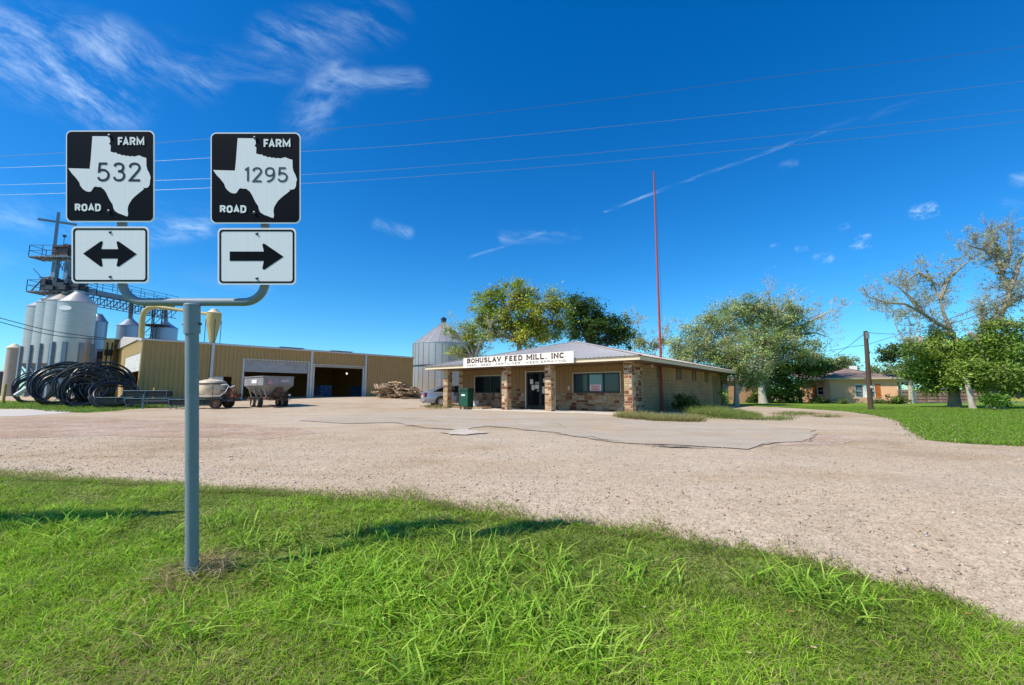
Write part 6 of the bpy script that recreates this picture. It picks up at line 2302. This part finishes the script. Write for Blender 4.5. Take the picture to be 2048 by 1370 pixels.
tree('elm_tree', 'tallest grey-green elm with dead twigs at its top, behind the leaning one', bb_,
     [(1500, 640, 54, 40), (1540, 622, 46, 32), (1572, 652, 48, 42), (1530, 680, 66, 42), (1592, 690, 40, 32), (1452, 622, 30, 22), (1490, 608, 30, 18), (1560, 715, 50, 30), (1620, 705, 26, 24), (1585, 625, 30, 22)],
     bb_.y, GREY, nl=32000, lsize=.11, tr=.36, seed=7, fork=.36, bark=m_barkp, sig=.36,
     bare=[[(1545, 640, 0), (1540, 610, 0), (1538, 585, 0)], [(1555, 640, 0), (1575, 610, 0), (1590, 592, 0)], [(1590, 660, 0), (1625, 640, 0), (1650, 628, 0), (1672, 618, 0)], [(1600, 670, 0), (1630, 665, 0), (1650, 672, 0)]], bare_n=5)
tree('bushy_tree', 'low dark bushy tree between the elms and the peach house', gxy(1600, 46),
     [(1600, 735, 42, 32), (1636, 732, 30, 24), (1568, 772, 38, 26), (1555, 745, 30, 24), (1545, 790, 22, 14), (1582, 792, 22, 12)],
     46, DK + MID[:2], nl=16000, lsize=.13, tr=.2, seed=8, fork=.4, bark=m_barkd, sig=.34)
# half-dead giants on the right-hand lawn
g1 = G(1909, 815)
Yr = g1.y
tree('half_dead_tree', 'big half-dead tree whose bare limbs reach left over the peach house', g1,
     [(1852, 718, 32, 34), (1884, 702, 32, 32), (1902, 740, 48, 32), (1845, 755, 22, 22), (1935, 725, 30, 34), (1875, 770, 30, 12), (1822, 735, 16, 20), (1832, 700, 18, 16), (1880, 672, 22, 14), (1848, 782, 18, 9), (1925, 690, 22, 18), (1915, 775, 22, 9)],
     Yr, MID, nl=20000, lsize=.105, tr=.38, seed=9, fork=.4, sig=.32, bark=m_bark,
     trunks=[[Vector((0, 0, -.3)), at(1908, 780, Yr) - g1, at(1905, 740, Yr) - g1], [at(1905, 745, Yr) - g1, at(1915, 700, Yr) - g1, at(1908, 668, Yr) - g1], [at(1906, 742, Yr) - g1, at(1890, 705, Yr) - g1, at(1838, 676, Yr - .5) - g1]],
     bare=[[(1910, 680, 0), (1898, 657, 0), (1877, 649, 0), (1845, 626, -.5), (1810, 608, -1), (1775, 606, -1.5), (1742, 596, -2)],
           [(1905, 672, 0), (1888, 629, .3), (1880, 598, .5), (1859, 552, 1)], [(1880, 600, .5), (1898, 556, .2), (1926, 531, 0), (1950, 512, 0)], [(1862, 560, .8), (1838, 545, 1), (1815, 560, 1)], [(1845, 626, -.5), (1815, 590, 0), (1795, 572, 0)]], bare_n=6)
g2_ = G(1992, 818)
Yr2 = g2_.y
tree('half_dead_tree', 'big half-dead tree at the right edge with bare limbs above a green crown', g2_,
     [(1962, 690, 26, 26), (1992, 690, 42, 36), (2022, 722, 38, 36), (2002, 752, 46, 26), (2040, 684, 30, 32), (1960, 755, 26, 22), (2062, 740, 40, 40), (2045, 775, 30, 14), (1975, 720, 30, 24), (1990, 655, 24, 14), (2030, 652, 24, 14), (1985, 782, 20, 9), (2020, 785, 22, 8)],
     Yr2, MID, nl=23000, lsize=.10, tr=.5, seed=10, fork=.4, sig=.30, bark=m_bark,
     trunks=[[Vector((0, 0, -.3)), at(1990, 780, Yr2) - g2_, at(1985, 745, Yr2) - g2_], [at(1984, 750, Yr2) - g2_, at(1968, 690, Yr2) - g2_, at(1938, 665, Yr2) - g2_], [at(1985, 748, Yr2) - g2_, at(1965, 700, Yr2) - g2_, at(1972, 652, Yr2) - g2_]],
     bare=[[(1970, 660, 0), (1985, 640, 0), (2003, 626, 0), (2017, 603, 0), (2017, 578, 0), (2003, 545, 0), (1992, 520, 0), (1970, 500, 0), (1940, 492, 0)],
           [(2017, 580, 0), (2030, 555, .3), (2041, 520, .5), (2062, 490, .5)], [(1996, 530, 0), (1998, 500, 0), (1985, 474, 0)], [(2003, 545, 0), (2020, 510, .5), (2018, 472, .5)], [(2010, 612, 0), (2040, 595, .5), (2075, 585, .5)], [(1970, 655, 0), (1962, 630, 0), (1968, 600, 0)]], bare_n=6)
g3_ = G(1947, 818)
tree('slim_tree', 'slimmer pale-trunked tree standing between the two half-dead giants', g3_, [(1945, 742, 28, 20), (1928, 760, 20, 12), (1960, 770, 18, 10)], g3_.y, MID, nl=2500, lsize=.13, tr=.19, seed=12, fork=.8, bark=m_barkp)
g4_ = gxy(1822, 44)
tree('sparse_tree', 'thin sparse tree with a pale trunk rising behind the corner of the peach house', g4_, [(1790, 706, 28, 16), (1812, 690, 16, 14), (1770, 720, 14, 8)], 44, DK, nl=2200, lsize=.15, tr=.2, seed=13, fork=.8, bark=m_barkp,
     bare=[[(1822, 750, 0), (1818, 700, 0), (1822, 650, 0), (1812, 620, 0)], [(1820, 690, 0), (1838, 650, 0), (1842, 620, 0)], [(1818, 700, 0), (1795, 660, 0), (1785, 630, 0)]], bare_n=3)
tree('dark_tree', 'dense dark tree behind the wooden fence', gxy(1870, 56), [(1850, 745, 30, 22), (1885, 752, 34, 18), (1825, 762, 22, 14), (1918, 765, 30, 12)], 56, DK, nl=4500, lsize=.2, tr=.3, seed=14, bark=m_barkd)
far = [(1662, 735, 26, 18, 'far pale tree just left of the peach house roof'), (1690, 728, 24, 16, 'far pale tree above the peach house ridge'), (1755, 748, 34, 12, 'far low tree behind the right half of the peach house roof'),
       (1800, 745, 30, 14, 'far tree above the end of the wooden fence'), (1985, 768, 30, 12, 'far tree beyond the fence by the yellow field'), (2040, 768, 34, 14, 'far tree at the right edge beyond the yellow field')]
for i, (px, py, rx, ry, lab) in enumerate(far):
    tree('far_tree', lab, gxy(px, 85), [(px - rx * .4, py, rx * .7, ry), (px + rx * .4, py + 3, rx * .7, ry * .9), (px, py - ry * .4, rx * .5, ry * .7), (px, py + ry, rx, ry * .6)], 85, FAR, nl=1800, lsize=.3, tr=.25, seed=30 + i, group='far trees behind the houses', sig=.6)


def shrub(px, py, rx, ry, Y, pal, nl, label, seed, lsize=.09, name='shrub', sig=.16):
    b = gxy(px, Y)
    tree(name, label, b, [(px - rx * .35, py, rx * .6, ry), (px + rx * .35, py + ry * .1, rx * .6, ry * .9), (px, py - ry * .25, rx * .5, ry * .8)], Y, pal, nl=nl, lsize=lsize, tr=.05, seed=seed, fork=.3, bark=m_barkd, sig=sig)['category'] = 'shrub'


shrub(1992, 803, 24, 15, g2_.y - 1.2, [(.14, .27, .03), (.18, .31, .05), (.10, .21, .02)], 2200, 'bright green shrub round the foot of the right-hand half-dead tree', 40)
shrub(1795, 801, 22, 11, 42, DK + MID, 1500, 'dark shrub at the right corner of the peach house', 41)
shrub(1685, 803, 20, 8, 43, FAR + DK, 900, 'low straggly shrub under the left part of the peach house front', 42)
shrub(1640, 804, 22, 6, 44, DK, 1200, 'dark shrub under the shuttered window of the peach house', 43)
shrub(1755, 805, 18, 6, 43, FAR + DK, 700, 'low straggly shrub under the front window of the peach house', 44)
shrub(1372, 808, 30, 14, 26, DK, 2200, 'dark bush against the feed store side wall behind the flag pole', 45, lsize=.07)
shrub(1448, 795, 8, 16, 30, MID, 500, 'narrow green bush growing under the meter on the feed store side wall', 46, lsize=.07)

# ------------------------------------------------------------------ peach house
ph0, ph1 = gxy(1662, 46.5), gxy(1797, 44.5)
HX = (ph1 - ph0).normalized(); HYd = Vector((-HX.y, HX.x, 0)); HLn = (ph1 - ph0).length
fh = Fr(ph0, HX, HYd)
ho = empty('house', (ph0.x, ph0.y, 0), math.atan2(HX.y, HX.x), 'peach-coloured bungalow with brown roof and orange shutters beyond the lawn', 'house')
m_peach = mat('peach_render', (.90, .49, .285), rough=.85, var=.06, scale=1)
m_peachd = mat('peach_plinth', (.62, .38, .24), rough=.85, var=.1)
m_shing = mat('brown_shingle', (.29, .20, .155), rough=.9, var=.15, scale=1.5, fine=.2, fscale=12)
m_shut = mat('orange_shutter', (.50, .14, .025), rough=.6, var=.08)
m_housewin = mat('pale_house_window', (.16, .20, .22), rough=.1, var=.1, spec=.6)
ZH = (fh.py(1700, 758.5, 0).z + fh.py(1780, 758, 0).z) / 2
print('house', HLn, ZH)
hz = lambda px, py: fh.py(px, py, 0)
w0 = hz(1711, 795); w0t = hz(1711, 769); wm0 = hz(1727, 780).x; wm1 = hz(1741.5, 780).x; w1_ = hz(1750, 780).x
mb = MB()
mb.box(0, w0.x, 0, .2, -.2, ZH); mb.box(w1_, HLn, 0, .2, -.2, ZH); mb.box(w0.x, w1_, 0, .2, w0t.z, ZH); mb.box(w0.x, w1_, 0, .2, -.2, w0.z); mb.box(wm0, wm1, .0, .2, w0.z, w0t.z)
mb.box(0, .2, .2, 9, -.2, ZH); mb.box(HLn - .2, HLn, .2, 9, -.2, ZH); mb.box(.2, HLn - .2, 8.8, 9, -.2, ZH)
mb.build('wall', m_peach, ho)
mb = MB(); mb.box(-.02, HLn + .02, -.03, -.002, -.2, hz(1700, 799).z + .1); mb.build('plinth', m_peachd, ho)
for a, b in ((w0.x, wm0), (wm1, w1_)):
    mb = MB(); z0, z1 = w0.z, w0t.z
    mb.box(a, b, -.02, .05, z0, z0 + .06); mb.box(a, b, -.02, .05, z1 - .06, z1); mb.box(a, a + .06, -.02, .05, z0 + .06, z1 - .06); mb.box(b - .06, b, -.02, .05, z0 + .06, z1 - .06); mb.box(a + .06, b - .06, -.015, .05, (z0 + z1) / 2 - .03, (z0 + z1) / 2 + .03)
    w_ = mb.build('window', m_white, ho)
    mb = MB(); mb.box(a + .02, b - .02, .08, .1, z0 + .02, z1 - .02); mb.build('pane', m_housewin, w_)
mb = MB(); mb.box(wm0 + .02, wm1 - .02, -.03, -.004, w0.z, w0t.z); mb.build('panel', m_white, ho)
mb = MB(); a, b = hz(1751.5, 796).x, hz(1760.5, 780).x; mb.box(a, b, -.05, -.004, w0.z - .05, w0t.z + .03); mb.build('shutter', m_shut, ho)
ov = .45
mb = MB()
apx = hz(1692, 745)
R0, R1 = 2.9, HLn - 3.2
zr = ZH + 1.35
c_ = [(-ov, -ov, ZH + .16), (HLn + ov, -ov, ZH + .16), (HLn + ov, 9 + ov, ZH + .16), (-ov, 9 + ov, ZH + .16), (R0, 4.5, zr), (R1, 4.5, zr)]
mb.add(c_, [(0, 1, 5, 4), (1, 2, 5), (2, 3, 4, 5), (3, 0, 4)])
mb.build('roof', m_shing, ho)
mb = MB(); mb.box(-ov, HLn + ov, -ov - .02, -ov + .06, ZH - .02, ZH + .155); mb.box(HLn + ov - .06, HLn + ov, -ov + .06, 9 + ov, ZH - .02, ZH + .155); mb.box(-ov, -ov + .06, -ov + .06, 9 + ov, ZH - .02, ZH + .155); mb.box(-ov + .06, HLn + ov - .06, -ov + .06, 9 + ov - .06, ZH + .0, ZH + .05)
mb.build('eaves', m_trimw, ho)
mb = MB(); mb.box(R0 + .3, R0 + .9, 4.1, 4.6, zr - .2, zr + .25); mb.build('roof_vent', m_white, ho)
# recessed left wing with its shuttered window and dark porch corner
lw0 = fh.py(1600, 780, 2.6).x
mb = MB(); mb.box(lw0, -.01, 2.6, 2.8, -.2, ZH); mb.build('wing_wall', m_peach, ho)
mb = MB(); mb.add([(lw0 - .3, 1.9, ZH + .1), (.2, 1.9, ZH + .1), (.2, 6, ZH + 1.1), (lw0 - .3, 6, ZH + 1.1)], [(0, 1, 2, 3)]); mb.build('wing_roof', m_shing, ho)
q = lambda px, py: fh.py(px, py, 2.6)
a, b = q(1634.5, 790), q(1647, 773)
mb = MB(); mb.box(a.x, b.x, 2.55, 2.598, a.z, b.z); w_ = mb.build('window', m_white, ho)
mb = MB(); mb.box(a.x + .08, b.x - .08, 2.53, 2.548, a.z + .08, (a.z + b.z) / 2 - .03); mb.box(a.x + .08, b.x - .08, 2.53, 2.548, (a.z + b.z) / 2 + .03, b.z - .08); mb.build('pane', m_glassd, w_)
a, b = q(1625, 796), q(1632.5, 770); mb = MB(); mb.box(a.x, b.x, 2.5, 2.598, a.z, b.z); mb.build('shutter', m_shut, ho)
a, b = q(1650, 800), q(1656, 768); mb = MB(); mb.box(a.x, b.x, 2.5, 2.598, a.z, b.z); mb.build('shutter', m_trimw, ho)
# open porch on the right end
mb = MB(); mb.box(HLn + .01, HLn + 2.2, 1.5, 7, ZH - .3, ZH - .12); mb.build('porch_roof', m_cream, ho)
for x in (HLn + .9, HLn + 2.0):
    mb = MB(); mb.box(x - .06, x + .06, 1.6, 1.72, -.1, ZH - .3); mb.build('porch_post', m_white, ho)

# brown annexe seen between the elm trunks behind the store
ax0 = gxy(1452, 47)
an = empty('annexe', ax0, R(-28), 'brown annexe wall glimpsed between the elm trunks behind the feed store', 'shed')
mb = MB(); mb.box(0, 4.2, 0, 5, -.3, 2.3); mb.build('wall', mat('brown_annexe', (.36, .21, .12), rough=.85, var=.15), an)
mb = MB(); mb.add([(-.3, -.4, 2.3), (4.5, -.4, 2.3), (4.5, 5.3, 2.9), (-.3, 5.3, 2.9)], [(0, 1, 2, 3)]); mb.build('roof', m_shing, an)
shrub(1512, 793, 22, 16, 46, DK, 1500, 'dark shrub between the trunks of the two elms', 47, lsize=.12)

# ------------------------------------------------------------------ wooden fence
f0, f1 = gxy(1797, 52), gxy(1978, 49)
ft = (at(1870, 779, 50.5).z)
fe = empty('wooden_fence', f0, math.atan2(f1.y - f0.y, f1.x - f0.x), 'weathered brown board fence between the peach house and the lawn trees', 'fence')
m_fence = mat('weathered_fence_board', vcol=True, rough=.9, var=.2, scale=3)
fl_ = (f1 - f0).length
rr = random.Random(31)
mb = MB(); x = 0
while x < fl_:
    mb.col = rr.choice([(.26, .16, .11), (.30, .19, .13), (.22, .14, .10), (.34, .23, .16)])
    mb.box(x, x + .135, -.012, .012, .02, ft + rr.uniform(-.04, .04)); x += .145
mb.build('boards', m_fence, fe)
mb = MB(); mb.col = (.25, .16, .11)
for z in (.35, ft * .5, ft - .25): mb.box(0, fl_, -.06, -.014, z - .045, z + .045)
mb.build('rails', m_fence, fe)
x = 0
while x < fl_:
    mb = MB(); mb.col = (.24, .15, .1); mb.box(x, x + .1, -.17, -.07, -.2, ft - .05); mb.build('post', m_fence, fe); x += 2.4

# ------------------------------------------------------------------ poles and wires
m_redp = mat('rusty_red_pole', (.42, .075, .05), rough=.6, var=.12, scale=1.5, dirt=(.30, .05, .06), dscale=.6, damt=.8)
g = G(1325.5, 823)
top = at(1307.5, 346, g.y)
fp = empty('flag_pole', g, 0, 'tall slim red flag pole standing in the dry grass beside the feed store', 'flag pole')
h_ = top.z - g.z
dx = top.x - g.x
mb = MB(); mb.tube([(0, 0, -.3), (dx * .5, 0, h_ * .5), (dx, 0, h_)], [.085, .062, .036], 12); mb.build('pole', m_redp, fp, smooth=True)
mb = MB(); mb.lathe([(.0, 0), (.05, .02), (.05, .08), (.0, .1)], 10, (dx, 0, h_)); mb.build('finial', m_redp, fp)
mb = MB(); mb.tube([(dx + .03, -.06, h_ - .05), (dx + .14, -.06, h_ * .5), (.13, -.09, 1.2)], .007, 5); mb.build('halyard', m_dkst, fp)
m_pole = mat('creosote_pole', (.10, .06, .04), rough=.9, var=.2, scale=3, stretch=(1, 1, .2))
g = G(1741.5, 820)
top = at(1731, 662, g.y)
up = empty('utility_pole', g, 0, 'dark brown wooden utility pole on the lawn before the peach house', 'utility pole')
dx = top.x - g.x
mb = MB(); mb.tube([(0, 0, -.4), (dx, 0, top.z - g.z)], [.15, .11], 12); mb.build('pole', m_pole, up, smooth=True)
mb = MB(); mb.box(dx - .09, dx + .09, -.16, -.1, top.z - g.z - .5, top.z - g.z - .1); mb.build('bracket', m_galv, up)
mb = MB(); mb.box(.0, .14, -.2, -.12, 1.35, 1.5); mb.build('tag_plate', m_paper, up)


def wire(name, pts, r, m, label, group=None):
    P_ = cat3(pts)
    o0 = P_[0]
    mb = MB(); mb.tube([p - o0 for p in P_], r, 5)
    return tag(mb.build(name, m, None, smooth=True, loc=o0), label, 'wire', group)


def cat3(P, k=6):
    P = [Vector(p) for p in P]; n = len(P); out = []
    for i in range(n - 1):
        p0 = P[i - 1] if i > 0 else P[0] * 2 - P[1]; p1, p2 = P[i], P[i + 1]; p3 = P[i + 2] if i + 2 < n else P[-1] * 2 - P[-2]
        for j in range(k):
            t = j / k
            out.append(.5 * ((2 * p1) + (p2 - p0) * t + (2 * p0 - 5 * p1 + 4 * p2 - p3) * t * t + (3 * p1 - p0 - 3 * p2 + p3) * t ** 3))
    return out + [P[-1]]


m_alu = mat('bright_aluminium_wire', (.24, .28, .34), rough=.4, metal=.3, var=0, fine=0)
m_dwire = mat('dull_dark_wire', (.10, .13, .18), rough=.5, var=0, fine=0)
m_bwire = mat('black_wire', (.012, .012, .014), rough=.5, var=0, fine=0)
WY_ = 13.
for pts, r, m, lab in (([(-900, 345), (0, 313), (315, 286), (610, 262), (850, 240), (1224, 197), (1569, 151), (2048, 93), (3000, -40)], .005, m_dwire, 'faintest and highest wire crossing the sky'),
                       ([(-900, 368), (0, 336), (315, 322), (610, 303), (850, 287.5), (1340, 241), (2048, 162.5), (3000, 40)], .0046, m_alu, 'bright second wire from the top crossing the sky'),
                       ([(-900, 395), (0, 370), (315, 361), (610, 349), (850, 334), (1340, 292), (2048, 219.5), (3000, 100)], .0042, m_alu, 'third wire from the top crossing the sky, close above the lowest'),
                       ([(-900, 412), (0, 390), (315, 380), (610, 367), (850, 352), (1340, 313), (2048, 242.5), (3000, 128)], .0046, m_alu, 'lowest of the long wires crossing the sky')):
    wire('overhead_wire', [at(a, b, WY_) for a, b in pts], r, m, lab, 'long wires crossing the sky')
for dy, lab in ((0, 'upper black service wire sagging to the warehouse end'), (8, 'lower black service wire sagging to the warehouse end')):
    wire('service_wire', [at(-200, 580 + dy, 26), at(0, 636 + dy, 30), at(110, 663 + dy, 32), at(214, 677 + dy * .3, 34.5)], .025, m_bwire, lab)
yp = g.y
tw_ = at(1732, 665, yp)
tw2 = at(1732.5, 690, yp)
wire('service_wire', [tw_, at(1790, 668, yp - .5), at(1850, 661, yp - 2), at(1950, 632, yp - 5), at(2048, 588, yp - 8), at(2300, 480, yp - 11)], .016, m_dwire, 'upper dark wire from the utility pole through the half-dead trees')
wire('service_wire', [tw2, at(1790, 672, yp - .5), at(1850, 655, yp - 2), at(1950, 618, yp - 5), at(2048, 572, yp - 8), at(2300, 470, yp - 11)], .016, m_dwire, 'lower dark wire from the utility pole to the right edge')
wire('service_wire', [tw_, at(1700, 690, yp + 6), at(1668, 712, yp + 13)], .018, m_dwire, 'upper dark wire slanting from the utility pole toward the elms')
wire('service_wire', [tw2, at(1700, 694, yp + 4), at(1655, 702, yp + 9), at(1620, 704, yp + 14)], .018, m_dwire, 'lower dark wire from the utility pole toward the elms')
